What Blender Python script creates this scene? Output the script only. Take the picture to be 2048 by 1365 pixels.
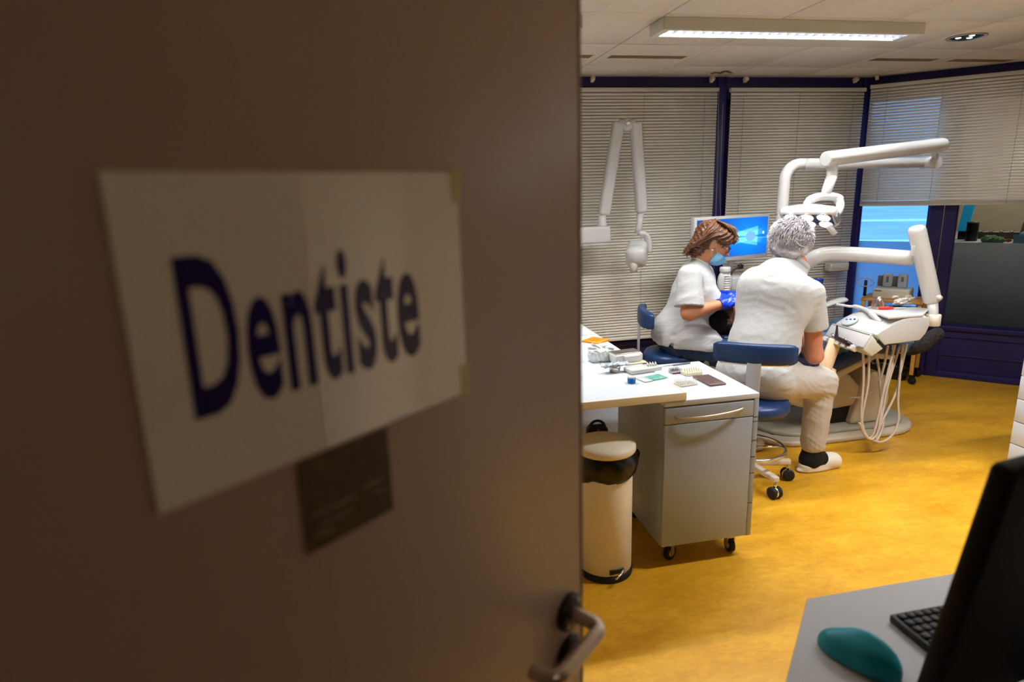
import bpy, bmesh, math, random
import numpy as np
from mathutils import Vector, Matrix

random.seed(7)
rng = np.random.default_rng(7)
for o in list(bpy.data.objects):
    bpy.data.objects.remove(o)
scene = bpy.context.scene
COL = scene.collection

# ---------------------------------------------------------------- camera
F_PX, PITCH, ROLL, YAW, EYE = 1257.5, math.radians(13.53), math.radians(1.75), math.radians(11.19), 1.61
_fh = np.array([math.sin(YAW), math.cos(YAW), 0.0])
_rh = np.array([math.cos(YAW), -math.sin(YAW), 0.0])
_zz = np.array([0, 0, 1.0])
_fwd = math.cos(PITCH) * _fh - math.sin(PITCH) * _zz
_up0 = math.sin(PITCH) * _fh + math.cos(PITCH) * _zz
_rt = math.cos(ROLL) * _rh - math.sin(ROLL) * _up0
_up = math.sin(ROLL) * _rh + math.cos(ROLL) * _up0
CAM = np.array([0, 0, EYE])
cam_data = bpy.data.cameras.new('camera')
cam = bpy.data.objects.new('camera', cam_data)
COL.objects.link(cam)
cam_data.sensor_width = 36.0
cam_data.lens = F_PX / 2048 * 36.0
cam_data.clip_start = 0.02
cam_data.clip_end = 300
mw = Matrix.Identity(4)
for i in range(3):
    mw[i][0], mw[i][1], mw[i][2], mw[i][3] = _rt[i], _up[i], -_fwd[i], CAM[i]
cam.matrix_world = mw
cam_data.dof.use_dof = True
cam_data.dof.focus_distance = 3.4
cam_data.dof.aperture_fstop = 2.8
scene.camera = cam

# ---------------------------------------------------------------- world, exposure
world = bpy.data.worlds.new('world')
scene.world = world
world.use_nodes = True
bgn = world.node_tree.nodes['Background']
bgn.inputs['Color'].default_value = (0.17, 0.46, 1.0, 1)
bgn.inputs['Strength'].default_value = 1.9
scene.view_settings.view_transform = 'Standard'
scene.view_settings.look = 'None'
scene.view_settings.gamma = 1.0
scene.view_settings.use_curve_mapping = False
scene.view_settings.exposure = 1.0
LAMP_W = 25.0        # ceiling luminaire
FRONT_FILL_W = 38.0       # unseen fill luminaire added over the near half of the room
LEFT_FILL_W = 32.0        # hidden fill luminaire added over the work desk
HALL_FILL_W = 1.3         # dim fill lamp added in the corridor

# ---------------------------------------------------------------- helpers
def ray(px, py):
    return (px - 1024) / F_PX * _rt - (py - 682.5) / F_PX * _up + _fwd
def atY(px, py, Y):
    d = ray(px, py); return CAM + d * (Y / d[1])
def atz(px, py, z):
    d = ray(px, py); return CAM + d * ((z - EYE) / d[2])
def V(*a):
    return np.array(a if len(a) > 1 else a[0], float)
def unit(v):
    v = np.asarray(v, float); return v / (np.linalg.norm(v) + 1e-12)

def lin(c):
    c = c / 255.0
    return c / 12.92 if c <= 0.04045 else ((c + 0.055) / 1.055) ** 2.4
def rgb(*c):
    return tuple(lin(x) for x in c) + (1,)

MATS = {}
def M(name, col=None, rough=0.5, metal=0.0, var=0.06, vscale=8.0, bump=0.0, bscale=120.0, coat=0.0, trans=0.0,
      emit=None, estr=0.0, col2=None, ior=1.45, sheen=0.0, stretch=None, sss=0.0, spec=0.5):
    if name in MATS: return MATS[name]
    m = bpy.data.materials.new(name); m.use_nodes = True
    nt = m.node_tree; b = nt.nodes['Principled BSDF']
    c = rgb(*col)
    b.inputs['Roughness'].default_value = rough
    b.inputs['Metallic'].default_value = metal
    b.inputs['Coat Weight'].default_value = coat
    b.inputs['Transmission Weight'].default_value = trans
    b.inputs['IOR'].default_value = ior
    b.inputs['Sheen Weight'].default_value = sheen
    b.inputs['Specular IOR Level'].default_value = spec
    if sss:
        b.inputs['Subsurface Weight'].default_value = sss
        b.inputs['Subsurface Radius'].default_value = (0.012, 0.005, 0.003)
        b.inputs['Subsurface Scale'].default_value = 1.0
    tc = nt.nodes.new('ShaderNodeTexCoord')
    src = tc.outputs['Object']
    if stretch:
        mp = nt.nodes.new('ShaderNodeMapping'); mp.inputs['Scale'].default_value = stretch
        nt.links.new(src, mp.inputs['Vector']); src = mp.outputs['Vector']
    n = nt.nodes.new('ShaderNodeTexNoise'); n.inputs['Scale'].default_value = vscale
    n.inputs['Detail'].default_value = 5; n.inputs['Roughness'].default_value = 0.6
    nt.links.new(src, n.inputs['Vector'])
    r = nt.nodes.new('ShaderNodeValToRGB')
    c2 = rgb(*col2) if col2 else tuple(min(1, x * (1 + var)) for x in c[:3]) + (1,)
    c1 = c if col2 else tuple(x * (1 - var) for x in c[:3]) + (1,)
    r.color_ramp.elements[0].position = 0.32; r.color_ramp.elements[1].position = 0.68
    r.color_ramp.elements[0].color = c1; r.color_ramp.elements[1].color = c2
    nt.links.new(n.outputs['Fac'], r.inputs['Fac'])
    nt.links.new(r.outputs['Color'], b.inputs['Base Color'])
    if bump:
        n2 = nt.nodes.new('ShaderNodeTexNoise'); n2.inputs['Scale'].default_value = bscale
        n2.inputs['Detail'].default_value = 3
        nt.links.new(src, n2.inputs['Vector'])
        bp = nt.nodes.new('ShaderNodeBump'); bp.inputs['Strength'].default_value = bump
        bp.inputs['Distance'].default_value = 0.004
        nt.links.new(n2.outputs['Fac'], bp.inputs['Height'])
        nt.links.new(bp.outputs['Normal'], b.inputs['Normal'])
    if emit:
        b.inputs['Emission Color'].default_value = rgb(*emit)
        b.inputs['Emission Strength'].default_value = estr
    MATS[name] = m
    return m

XF = {}   # object -> (loc, rotz) of its thing's frame
def reg(o, loc, rz):
    XF[o.name] = (V(loc), rz)

def thing(name, label, cat, loc=(0, 0, 0), rz=0.0, group=None):
    o = bpy.data.objects.new(name, None); COL.objects.link(o)
    o.empty_display_size = 0.1
    o.location = loc; o.rotation_euler = (0, 0, rz)
    o['label'] = label; o['category'] = cat
    if group: o['group'] = group
    reg(o, loc, rz); return o
def setting(name, loc=(0, 0, 0), rz=0.0):
    o = bpy.data.objects.new(name, None); COL.objects.link(o)
    o.location = loc; o.rotation_euler = (0, 0, rz); o['kind'] = 'structure'
    reg(o, loc, rz); return o
def tag(o, label, cat, group=None):
    o['label'] = label; o['category'] = cat
    if group: o['group'] = group
    return o

class MB:
    """collects vertices and faces of one mesh"""
    def __init__(s): s.v = []; s.f = []; s.smooth = []
    def add(s, vs, fs, smooth=False):
        n = len(s.v); s.v.extend([tuple(map(float, p)) for p in vs])
        s.f.extend([[i + n for i in f] for f in fs]); s.smooth.extend([smooth] * len(fs)); return s
    def box(s, lo, hi, bevel=0.0, rot=None, about=None, seg=2):
        lo, hi = np.minimum(lo, hi), np.maximum(lo, hi)
        if bevel > 0:
            bm = bmesh.new(); bmesh.ops.create_cube(bm, size=1.0)
            for v in bm.verts:
                for k in range(3): v.co[k] = (lo[k] + hi[k]) / 2 + v.co[k] * (hi[k] - lo[k])
            bv = min(bevel, 0.49 * float(min(hi - lo)))
            bmesh.ops.bevel(bm, geom=bm.edges[:], offset=bv, segments=seg, profile=0.5, affect='EDGES')
            bm.verts.index_update()
            vs = [tuple(v.co) for v in bm.verts]; fs = [[v.index for v in f.verts] for f in bm.faces]; bm.free()
        else:
            x0, y0, z0 = lo; x1, y1, z1 = hi
            vs = [(x0, y0, z0), (x1, y0, z0), (x1, y1, z0), (x0, y1, z0), (x0, y0, z1), (x1, y0, z1), (x1, y1, z1), (x0, y1, z1)]
            fs = [[3, 2, 1, 0], [4, 5, 6, 7], [0, 1, 5, 4], [1, 2, 6, 5], [2, 3, 7, 6], [3, 0, 4, 7]]
        if rot is not None:
            c = V(about) if about is not None else (lo + hi) / 2
            R = np.array(rot)
            vs = [R @ (V(p) - c) + c for p in vs]
        return s.add(vs, fs, bevel > 0)
    def prism(s, poly, y0, y1, axis=1, bevel=0.0, seg=2):
        """polygon in the two other axes extruded along axis"""
        other = [k for k in range(3) if k != axis]
        n = len(poly); vs = []
        for yy in (y0, y1):
            for p in poly:
                q = [0, 0, 0]; q[other[0]], q[other[1]], q[axis] = p[0], p[1], yy; vs.append(tuple(q))
        fs = [list(range(n)), list(range(2 * n - 1, n - 1, -1))] + [[i, i + n, (i + 1) % n + n, (i + 1) % n] for i in range(n)]
        bm = bmesh.new(); bv = [bm.verts.new(v) for v in vs]
        for f in fs:
            bm.faces.new([bv[i] for i in f])
        bmesh.ops.recalc_face_normals(bm, faces=bm.faces[:])
        if bevel > 0:
            bmesh.ops.bevel(bm, geom=bm.edges[:], offset=bevel, segments=seg, profile=0.5, affect='EDGES', clamp_overlap=True)
        bm.verts.index_update()
        s.add([tuple(v.co) for v in bm.verts], [[v.index for v in f.verts] for f in bm.faces], bevel > 0); bm.free(); return s
    def tube(s, pts, r, n=12, cap=True, closed=False, flat=None, smooth=True):
        """round tube along pts; r a number or list; flat=(normal, ratio) squashes it"""
        P = [V(p) for p in pts]; m = len(P)
        R = [r] * m if np.isscalar(r) else list(r)
        T = []
        for i in range(m):
            a = P[i - 1] if (i > 0 or closed) else P[i]
            b = P[(i + 1) % m] if (i < m - 1 or closed) else P[i]
            T.append(unit(b - a))
        t0 = T[0]; ref = V(0, 0, 1) if abs(t0[2]) < 0.9 else V(1, 0, 0)
        if flat: ref = V(flat[0])
        u = unit(np.cross(t0, np.cross(ref, t0))); vs = []
        for i in range(m):
            u = unit(u - T[i] * (u @ T[i]))
            if flat:
                u = unit(V(flat[0]) - T[i] * (V(flat[0]) @ T[i]))
            w = np.cross(T[i], u); k = flat[1] if flat else 1.0
            for j in range(n):
                a = 2 * math.pi * j / n
                vs.append(P[i] + R[i] * (math.cos(a) * u * k + math.sin(a) * w))
        fs = []
        for i in range(m if closed else m - 1):
            for j in range(n):
                a, b = i * n, ((i + 1) % m) * n
                fs.append([a + j, a + (j + 1) % n, b + (j + 1) % n, b + j])
        s.add(vs, fs, smooth)
        if cap and not closed:
            k = len(s.v) - len(vs)
            s.f.append([k + j for j in range(n)][::-1]); s.smooth.append(False)
            s.f.append([k + (m - 1) * n + j for j in range(n)]); s.smooth.append(False)
        return s
    def loft(s, rings, smooth=True):
        """closed rings of equal length, capped"""
        n = len(rings[0]); vs = [p for r in rings for p in r]; fs = []
        for i in range(len(rings) - 1):
            for j in range(n): fs.append([i * n + j, i * n + (j + 1) % n, (i + 1) * n + (j + 1) % n, (i + 1) * n + j])
        fs.append(list(range(n))[::-1]); fs.append([(len(rings) - 1) * n + j for j in range(n)])
        return s.add(vs, fs, smooth)
    def cyl(s, a, b, r, r2=None, n=20, smooth=True):
        return s.tube([a, b], [r, r if r2 is None else r2], n=n, smooth=smooth)
    def lathe(s, prof, c=(0, 0, 0), n=28, axis=None, smooth=True):
        """profile (radius, height) turned about z through c, or about a given axis"""
        c = V(c); ax = V(0, 0, 1) if axis is None else unit(axis)
        ref = V(1, 0, 0) if abs(ax[0]) < 0.9 else V(0, 1, 0)
        u = unit(ref - ax * (ref @ ax)); w = np.cross(ax, u); vs = []; fs = []
        for r, h in prof:
            for j in range(n):
                a = 2 * math.pi * j / n
                vs.append(c + ax * h + max(r, 1e-5) * (math.cos(a) * u + math.sin(a) * w))
        m = len(prof)
        for i in range(m - 1):
            for j in range(n):
                fs.append([i * n + j, i * n + (j + 1) % n, (i + 1) * n + (j + 1) % n, (i + 1) * n + j])
        fs.append(list(range(n))[::-1]); fs.append([(m - 1) * n + j for j in range(n)])
        return s.add(vs, fs, smooth)
    def ball(s, c, r, n=16, m=10, R=None):
        c = V(c); r = V(r) if not np.isscalar(r) else V(r, r, r); vs = []; fs = []
        R = np.eye(3) if R is None else np.array(R)
        for i in range(m + 1):
            t = math.pi * i / m
            for j in range(n):
                a = 2 * math.pi * j / n
                p = V(math.sin(t) * math.cos(a), math.sin(t) * math.sin(a), math.cos(t)) * r
                vs.append(c + R @ p)
        for i in range(m):
            for j in range(n):
                fs.append([i * n + j, (i + 1) * n + j, (i + 1) * n + (j + 1) % n, i * n + (j + 1) % n])
        return s.add(vs, fs, True)
    def mesh(s, name, loc=(0, 0, 0), rz=0.0):
        v = np.array(s.v, float) - V(loc)
        if rz:
            c, k = math.cos(-rz), math.sin(-rz)
            v = v @ np.array([[c, -k, 0], [k, c, 0], [0, 0, 1]]).T
        me = bpy.data.meshes.new(name); me.from_pydata(v.tolist(), [], s.f)
        me.polygons.foreach_set('use_smooth', s.smooth); me.update()
        return me
def build(name, mb, mat, parent=None, local=False):
    """one mesh object; mb in world coordinates unless local=True (coordinates of the thing's frame)"""
    if parent is not None:
        loc, rz = XF[parent.name]
    else:
        loc, rz = V(0, 0, 0), 0.0
    if local or parent is None:
        me = mb.mesh(name)
    else:
        me = mb.mesh(name, loc, rz)
    o = bpy.data.objects.new(name, me); COL.objects.link(o)
    me.materials.append(mat if not isinstance(mat, str) else MATS[mat])
    if parent is not None:
        o.parent = parent
    reg(o, loc, rz); return o
def solo(name, mb, mat, label, cat, base, group=None):
    """a thing that is one mesh, origin at base"""
    me = mb.mesh(name, base); o = bpy.data.objects.new(name, me); COL.objects.link(o)
    me.materials.append(mat if not isinstance(mat, str) else MATS[mat])
    o.location = base; reg(o, base, 0.0)
    return tag(o, label, cat, group)
def struct(name, mb, mat, parent=None):
    o = build(name, mb, mat, parent)
    if parent is None: o['kind'] = 'structure'
    return o
def twin(o, parent=None, loc=None, rz=None):
    """a copy of a thing with copies of its parts and sub-parts"""
    c = o.copy(); COL.objects.link(c)
    if parent is not None: c.parent = parent
    if loc is not None: c.location = loc
    if rz is not None: c.rotation_euler = (0, 0, rz)
    for ch in o.children: twin(ch, c)
    if loc is not None: reg(c, loc, rz or 0.0)
    return c
def arc(c, r, a0, a1, n, u, w):
    c, u, w = V(c), V(u), V(w)
    return [c + r * (math.cos(a) * u + math.sin(a) * w) for a in np.linspace(a0, a1, n)]
def smooth_path(pts, n=8):
    """Catmull-Rom through the points"""
    P = [V(p) for p in pts]; P = [2 * P[0] - P[1]] + P + [2 * P[-1] - P[-2]]; out = []
    for i in range(1, len(P) - 2):
        for t in np.linspace(0, 1, n, endpoint=False):
            a, b, c, d = P[i - 1], P[i], P[i + 1], P[i + 2]
            out.append(0.5 * ((2 * b) + (c - a) * t + (2 * a - 5 * b + 4 * c - d) * t * t + (-a + 3 * b - 3 * c + d) * t ** 3))
    out.append(P[-2]); return out
def rotz(a):
    c, s = math.cos(a), math.sin(a); return np.array([[c, -s, 0], [s, c, 0], [0, 0, 1]])
def frame(fw, up=(0, 0, 1)):
    """columns right, forward, up"""
    f = unit(fw); r = unit(np.cross(f, V(up))); u = np.cross(r, f)
    return np.array([r, f, u]).T

# ---- smooth-union distance fields for bodies, hair, cloth and soft shapes
class Sdf:
    def __init__(s, lo, hi, h):
        s.lo = V(lo); s.h = h
        s.n = np.ceil((V(hi) - s.lo) / h).astype(int) + 1
        s.D = np.full(s.n, 1.0, np.float32)
    def blk(s, lo, hi):
        a = np.clip(np.floor((V(lo) - s.lo) / s.h).astype(int), 0, s.n - 1)
        b = np.clip(np.ceil((V(hi) - s.lo) / s.h).astype(int) + 1, 1, s.n)
        sl = tuple(slice(a[k], b[k]) for k in range(3))
        g = np.meshgrid(*[s.lo[k] + s.h * np.arange(a[k], b[k]) for k in range(3)], indexing='ij')
        return sl, np.stack(g, -1).astype(np.float32)
    def put(s, sl, d, k, op):
        D = s.D[sl]
        if op == 'sub':
            D = -D
        elif op == 'and':
            D = -D; d = -d
        if k > 0:
            h = np.clip(0.5 + 0.5 * (D - d) / k, 0, 1); r = D * (1 - h) + d * h - k * h * (1 - h)
        else:
            r = np.minimum(D, d)
        s.D[sl] = r if op == 'add' else -r
    def cap(s, a, b, r1, r2=None, k=0.02, op='add'):
        a, b = V(a), V(b); r2 = r1 if r2 is None else r2
        m = max(r1, r2) + max(0.03, k)
        sl, P = s.blk(np.minimum(a, b) - m, np.maximum(a, b) + m)
        ba = (b - a).astype(np.float32); t = np.clip(((P - a) @ ba) / (ba @ ba + 1e-12), 0, 1)
        d = np.linalg.norm(P - a - t[..., None] * ba, axis=-1) - (r1 + (r2 - r1) * t)
        s.put(sl, d.astype(np.float32), k, op); return s
    def sleeve(s, a, b, r1, r2, k=0.02):
        """tapered tube with a flat open end at b"""
        a, b = V(a), V(b); m = max(r1, r2) + max(0.03, k); u = unit(b - a)
        sl, P = s.blk(np.minimum(a, b) - m, np.maximum(a, b) + m)
        q = P - a; t = np.clip((q @ u) / np.linalg.norm(b - a), 0, 1.3)
        tt = np.clip(q @ u, 0, None); d = np.linalg.norm(q - tt[..., None] * u, axis=-1) - (r1 + (r2 - r1) * t)
        d = np.maximum(d, (P - b) @ u)
        s.put(sl, d.astype(np.float32), k, 'add'); return s
    def chain(s, pts, rs, k=0.02, op='add'):
        for i in range(len(pts) - 1): s.cap(pts[i], pts[i + 1], rs[i], rs[i + 1], k, op)
        return s
    def ell(s, c, r, R=None, k=0.03, op='add'):
        c, r = V(c), V(r); R = np.eye(3) if R is None else np.array(R)
        m = max(r) + max(0.03, k)
        sl, P = s.blk(c - m, c + m); q = (P - c) @ R
        k0 = np.linalg.norm(q / r, axis=-1); k1 = np.linalg.norm(q / (r * r), axis=-1) + 1e-9
        s.put(sl, (k0 * (k0 - 1) / k1).astype(np.float32), k, op); return s
    def box(s, c, hs, R=None, rnd=0.01, k=0.01, op='add'):
        c, hs = V(c), V(hs); R = np.eye(3) if R is None else np.array(R)
        m = np.linalg.norm(hs) + max(0.03, k)
        sl, P = s.blk(c - m, c + m); q = np.abs((P - c) @ R) - (hs - rnd)
        d = np.linalg.norm(np.maximum(q, 0), axis=-1) + np.minimum(q.max(-1), 0) - rnd
        s.put(sl, d.astype(np.float32), k, op); return s
    def plane(s, p, nrm, lo=None, hi=None, k=0.0):
        """cut away the side the normal points to (within a block)"""
        lo = s.lo if lo is None else lo; hi = (s.lo + s.h * s.n) if hi is None else hi
        sl, P = s.blk(lo, hi); d = (P - V(p)) @ unit(nrm)
        s.put(sl, d.astype(np.float32), k, 'and'); return s
    def mb(s):
        D = s.D; S = D < 0; n = s.n
        c = np.zeros(n - 1, np.int8)
        for i in (0, 1):
            for j in (0, 1):
                for k in (0, 1):
                    c += S[i:n[0] - 1 + i, j:n[1] - 1 + j, k:n[2] - 1 + k]
        I = np.argwhere((c > 0) & (c < 8)); vid = np.full(n - 1, -1, np.int64)
        vid[I[:, 0], I[:, 1], I[:, 2]] = np.arange(len(I))
        acc = np.zeros((len(I), 3)); cnt = np.zeros(len(I))
        cs = [(0, 0, 0), (1, 0, 0), (0, 1, 0), (1, 1, 0), (0, 0, 1), (1, 0, 1), (0, 1, 1), (1, 1, 1)]
        for a in range(8):
            for b in range(a + 1, 8):
                if sum(abs(cs[a][q] - cs[b][q]) for q in range(3)) != 1: continue
                A, B = V(cs[a]), V(cs[b]); ia = I + np.array(cs[a]); ib = I + np.array(cs[b])
                da = D[ia[:, 0], ia[:, 1], ia[:, 2]]; db = D[ib[:, 0], ib[:, 1], ib[:, 2]]
                m = (da < 0) != (db < 0); t = np.where(m, da / np.where(m, da - db, 1), 0)
                acc[m] += (A + t[:, None] * (B - A))[m]; cnt[m] += 1
        P = s.lo + s.h * (I + acc / np.maximum(cnt, 1)[:, None]); F = []
        for ax in range(3):
            o1, o2 = [q for q in range(3) if q != ax]
            sl0 = [slice(None)] * 3; sl1 = [slice(None)] * 3; sl0[ax] = slice(0, -1); sl1[ax] = slice(1, None)
            E = np.argwhere(S[tuple(sl0)] != S[tuple(sl1)])
            E = E[(E[:, o1] > 0) & (E[:, o2] > 0) & (E[:, o1] < n[o1] - 1) & (E[:, o2] < n[o2] - 1)]
            e1 = np.zeros(3, int); e1[o1] = 1; e2 = np.zeros(3, int); e2[o2] = 1
            q = [E - e1 - e2, E - e2, E, E - e1]
            f = np.stack([vid[x[:, 0], x[:, 1], x[:, 2]] for x in q], 1)
            fl = S[E[:, 0], E[:, 1], E[:, 2]]
            if ax == 1: fl = ~fl
            f[~fl] = f[~fl][:, ::-1]
            F.append(f)
        F = np.concatenate(F); F = F[(F >= 0).all(1)]
        out = MB(); out.v = [tuple(p) for p in P.tolist()]; out.f = F.tolist(); out.smooth = [True] * len(out.f)
        return out
def crease(mb, lines, depth=.004, width=.012):
    """press soft folds along 3D polylines into a mesh"""
    me = bpy.data.meshes.new('tmp'); me.from_pydata(mb.v, [], mb.f); me.update()
    N = np.empty(len(me.vertices) * 3); me.vertices.foreach_get('normal', N); N = N.reshape(-1, 3); bpy.data.meshes.remove(me)
    P = np.array(mb.v); d = np.zeros(len(P))
    for ln in lines:
        best = np.full(len(P), 9.0)
        for a, b in zip(ln[:-1], ln[1:]):
            a, b = V(a), V(b); ba = b - a; t = np.clip((P - a) @ ba / (ba @ ba), 0, 1)
            best = np.minimum(best, np.linalg.norm(P - a - t[:, None] * ba, axis=1) * (1 + .0 * t))
        x = best / width
        d += -depth * np.exp(-x * x) + depth * .55 * np.exp(-(x - 1.9) ** 2)
    mb.v = [tuple(p) for p in (P + N * d[:, None]).tolist()]
    return mb
def ruffle(mb, amp, freq, seed=0, octaves=3, weight=None, aniso=(1, 1, 1)):
    """push the vertices along their normals by folded sine noise"""
    me = bpy.data.meshes.new('tmp'); me.from_pydata(mb.v, [], mb.f); me.update()
    N = np.empty(len(me.vertices) * 3); me.vertex_normals.foreach_get('vector', N) if hasattr(me, 'vertex_normals') else me.vertices.foreach_get('normal', N)
    N = N.reshape(-1, 3); bpy.data.meshes.remove(me)
    P = np.array(mb.v); g = np.random.default_rng(seed); d = np.zeros(len(P)); Q = P * V(aniso)
    for o in range(octaves):
        f = freq * 1.8 ** o
        w1 = g.normal(size=3); w2 = g.normal(size=3); w3 = g.normal(size=3)
        warp = np.sin(Q @ w2 * f * 0.6 + g.uniform(0, 6)) * 1.3 + np.sin(Q @ w3 * f * 0.8 + g.uniform(0, 6))
        x = np.sin(Q @ w1 * f + warp)
        d += (1 - 2 * np.abs(x)) * 0.6 ** o
    d *= amp
    if weight is not None: d *= weight(P)
    mb.v = [tuple(p) for p in (P + N * d[:, None]).tolist()]
    return mb

# ---------------------------------------------------------------- materials
M('floor_lino', (202, 146, 26), rough=0.38, col2=(226, 172, 46), vscale=3.2, bump=0.03, bscale=60, stretch=(1.0, 2.2, 1.0), spec=0.35)
def lino():
    m = MATS['floor_lino']; nt = m.node_tree; b = nt.nodes['Principled BSDF']
    ramp = [n for n in nt.nodes if n.type == 'VALTORGB'][0]
    tc = [n for n in nt.nodes if n.type == 'TEX_COORD'][0]
    mp = nt.nodes.new('ShaderNodeMapping'); mp.inputs['Scale'].default_value = (11, 22, 1); mp.inputs['Rotation'].default_value = (0, 0, 0.5)
    nt.links.new(tc.outputs['Object'], mp.inputs['Vector'])
    n = nt.nodes.new('ShaderNodeTexNoise'); n.inputs['Scale'].default_value = 1.6; n.inputs['Detail'].default_value = 8; n.inputs['Distortion'].default_value = 1.2
    nt.links.new(mp.outputs['Vector'], n.inputs['Vector'])
    r2 = nt.nodes.new('ShaderNodeValToRGB'); r2.color_ramp.elements[0].position = 0.35; r2.color_ramp.elements[1].position = 0.7
    r2.color_ramp.elements[0].color = (0.72, 0.66, 0.5, 1); r2.color_ramp.elements[1].color = (1.0, 1.0, 1.0, 1)
    nt.links.new(n.outputs['Fac'], r2.inputs['Fac'])
    mx = nt.nodes.new('ShaderNodeMix'); mx.data_type = 'RGBA'; mx.blend_type = 'MULTIPLY'; mx.inputs['Factor'].default_value = 0.5
    nt.links.new(ramp.outputs['Color'], mx.inputs['A']); nt.links.new(r2.outputs['Color'], mx.inputs['B'])
    nt.links.new(mx.outputs['Result'], b.inputs['Base Color'])
lino()
M('ceiling_board', (216, 206, 190), rough=0.95, var=0.03, vscale=40, bump=1.0, bscale=42, stretch=(1.0, 0.55, 1.0))
for n_ in MATS['ceiling_board'].node_tree.nodes:
    if n_.type == 'BUMP': n_.inputs['Distance'].default_value = 0.010
M('ceiling_void', (60, 54, 48), rough=0.9)
M('vent_brown', (120, 96, 66), rough=0.7)
M('indigo_paint', (34, 28, 92), rough=0.45, var=0.10, vscale=5, bump=0.02)
M('blind_slat', (238, 234, 222), rough=0.45, var=0.02)
M('blind_rail', (208, 204, 192), rough=0.45, var=0.02)
M('cord_grey', (150, 148, 142), rough=0.8)
M('glass', (235, 242, 245), rough=0.02, trans=1.0, var=0.0, ior=1.12)
M('wall_paint', (205, 196, 180), rough=0.9, var=0.03, bump=0.05)
M('hall_paint', (176, 150, 124), rough=0.9, var=0.03)
M('door_laminate', (176, 156, 140), rough=0.42, var=0.025, vscale=3, spec=0.35)
M('door_edge', (150, 128, 110), rough=0.5)
M('paper_laminated', (240, 240, 230), rough=0.3, var=0.02, coat=1.0)
MATS['paper_laminated'].node_tree.nodes['Principled BSDF'].inputs['Coat IOR'].default_value = 2.0
M('ink_blue', (38, 30, 96), rough=0.12, var=0.05)
M('tape', (214, 200, 150), rough=0.2)
M('black_plastic', (18, 18, 19), rough=0.4)
M('satin_steel', (196, 190, 182), rough=0.28, metal=1.0)
M('chrome', (222, 222, 224), rough=0.08, metal=1.0)

M('white_plastic', (206, 207, 206), rough=0.22, var=0.015, coat=0.3)
M('white_laminate', (206, 214, 224), rough=0.35, var=0.015)
M('grey_laminate', (166, 176, 188), rough=0.4, var=0.015)
M('cream_edge', (226, 214, 184), rough=0.5, var=0.02)
M('cream_enamel', (240, 232, 212), rough=0.45, var=0.02)
M('beige_fairing', (196, 182, 160), rough=0.4, var=0.03)
M('bag_black', (16, 16, 18), rough=0.22, bump=0.35, bscale=60)
M('rubber_black', (20, 20, 20), rough=0.7)
M('navy_vinyl', (24, 54, 100), rough=0.35, var=0.05, bump=0.06, bscale=300)
M('chair_vinyl', (40, 52, 96), rough=0.4, var=0.05, bump=0.05, bscale=300)
M('film', (226, 232, 236), rough=0.9)
def film():
    m = MATS['film']; nt = m.node_tree
    for n in list(nt.nodes):
        if n.type != 'OUTPUT_MATERIAL': nt.nodes.remove(n)
    out = nt.nodes[0]
    t = nt.nodes.new('ShaderNodeBsdfTranslucent'); t.inputs['Color'].default_value = rgb(226, 232, 238)
    d = nt.nodes.new('ShaderNodeBsdfDiffuse'); d.inputs['Color'].default_value = rgb(100, 102, 104)
    n = nt.nodes.new('ShaderNodeTexNoise'); n.inputs['Scale'].default_value = 300
    tc = nt.nodes.new('ShaderNodeTexCoord'); nt.links.new(tc.outputs['Object'], n.inputs['Vector'])
    mp = nt.nodes.new('ShaderNodeMapRange'); mp.inputs['To Min'].default_value = 0.78; mp.inputs['To Max'].default_value = 0.94
    nt.links.new(n.outputs['Fac'], mp.inputs['Value'])
    mx = nt.nodes.new('ShaderNodeMixShader'); nt.links.new(mp.outputs['Result'], mx.inputs['Fac'])
    nt.links.new(d.outputs[0], mx.inputs[1]); nt.links.new(t.outputs[0], mx.inputs[2]); nt.links.new(mx.outputs[0], out.inputs['Surface'])
film()

# ---------------------------------------------------------------- room shell
CE = 2.396
WY = 4.73
floor_poly = [(-1.4, -1.95), (4.2, -1.95), (4.2, 2.4), (6.3, 2.4), (6.3, 2.46), (3.98, 4.82), (-1.4, 4.82)]
struct('floor', MB().prism(floor_poly, -0.06, 0.0, axis=2), 'floor_lino')

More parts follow.
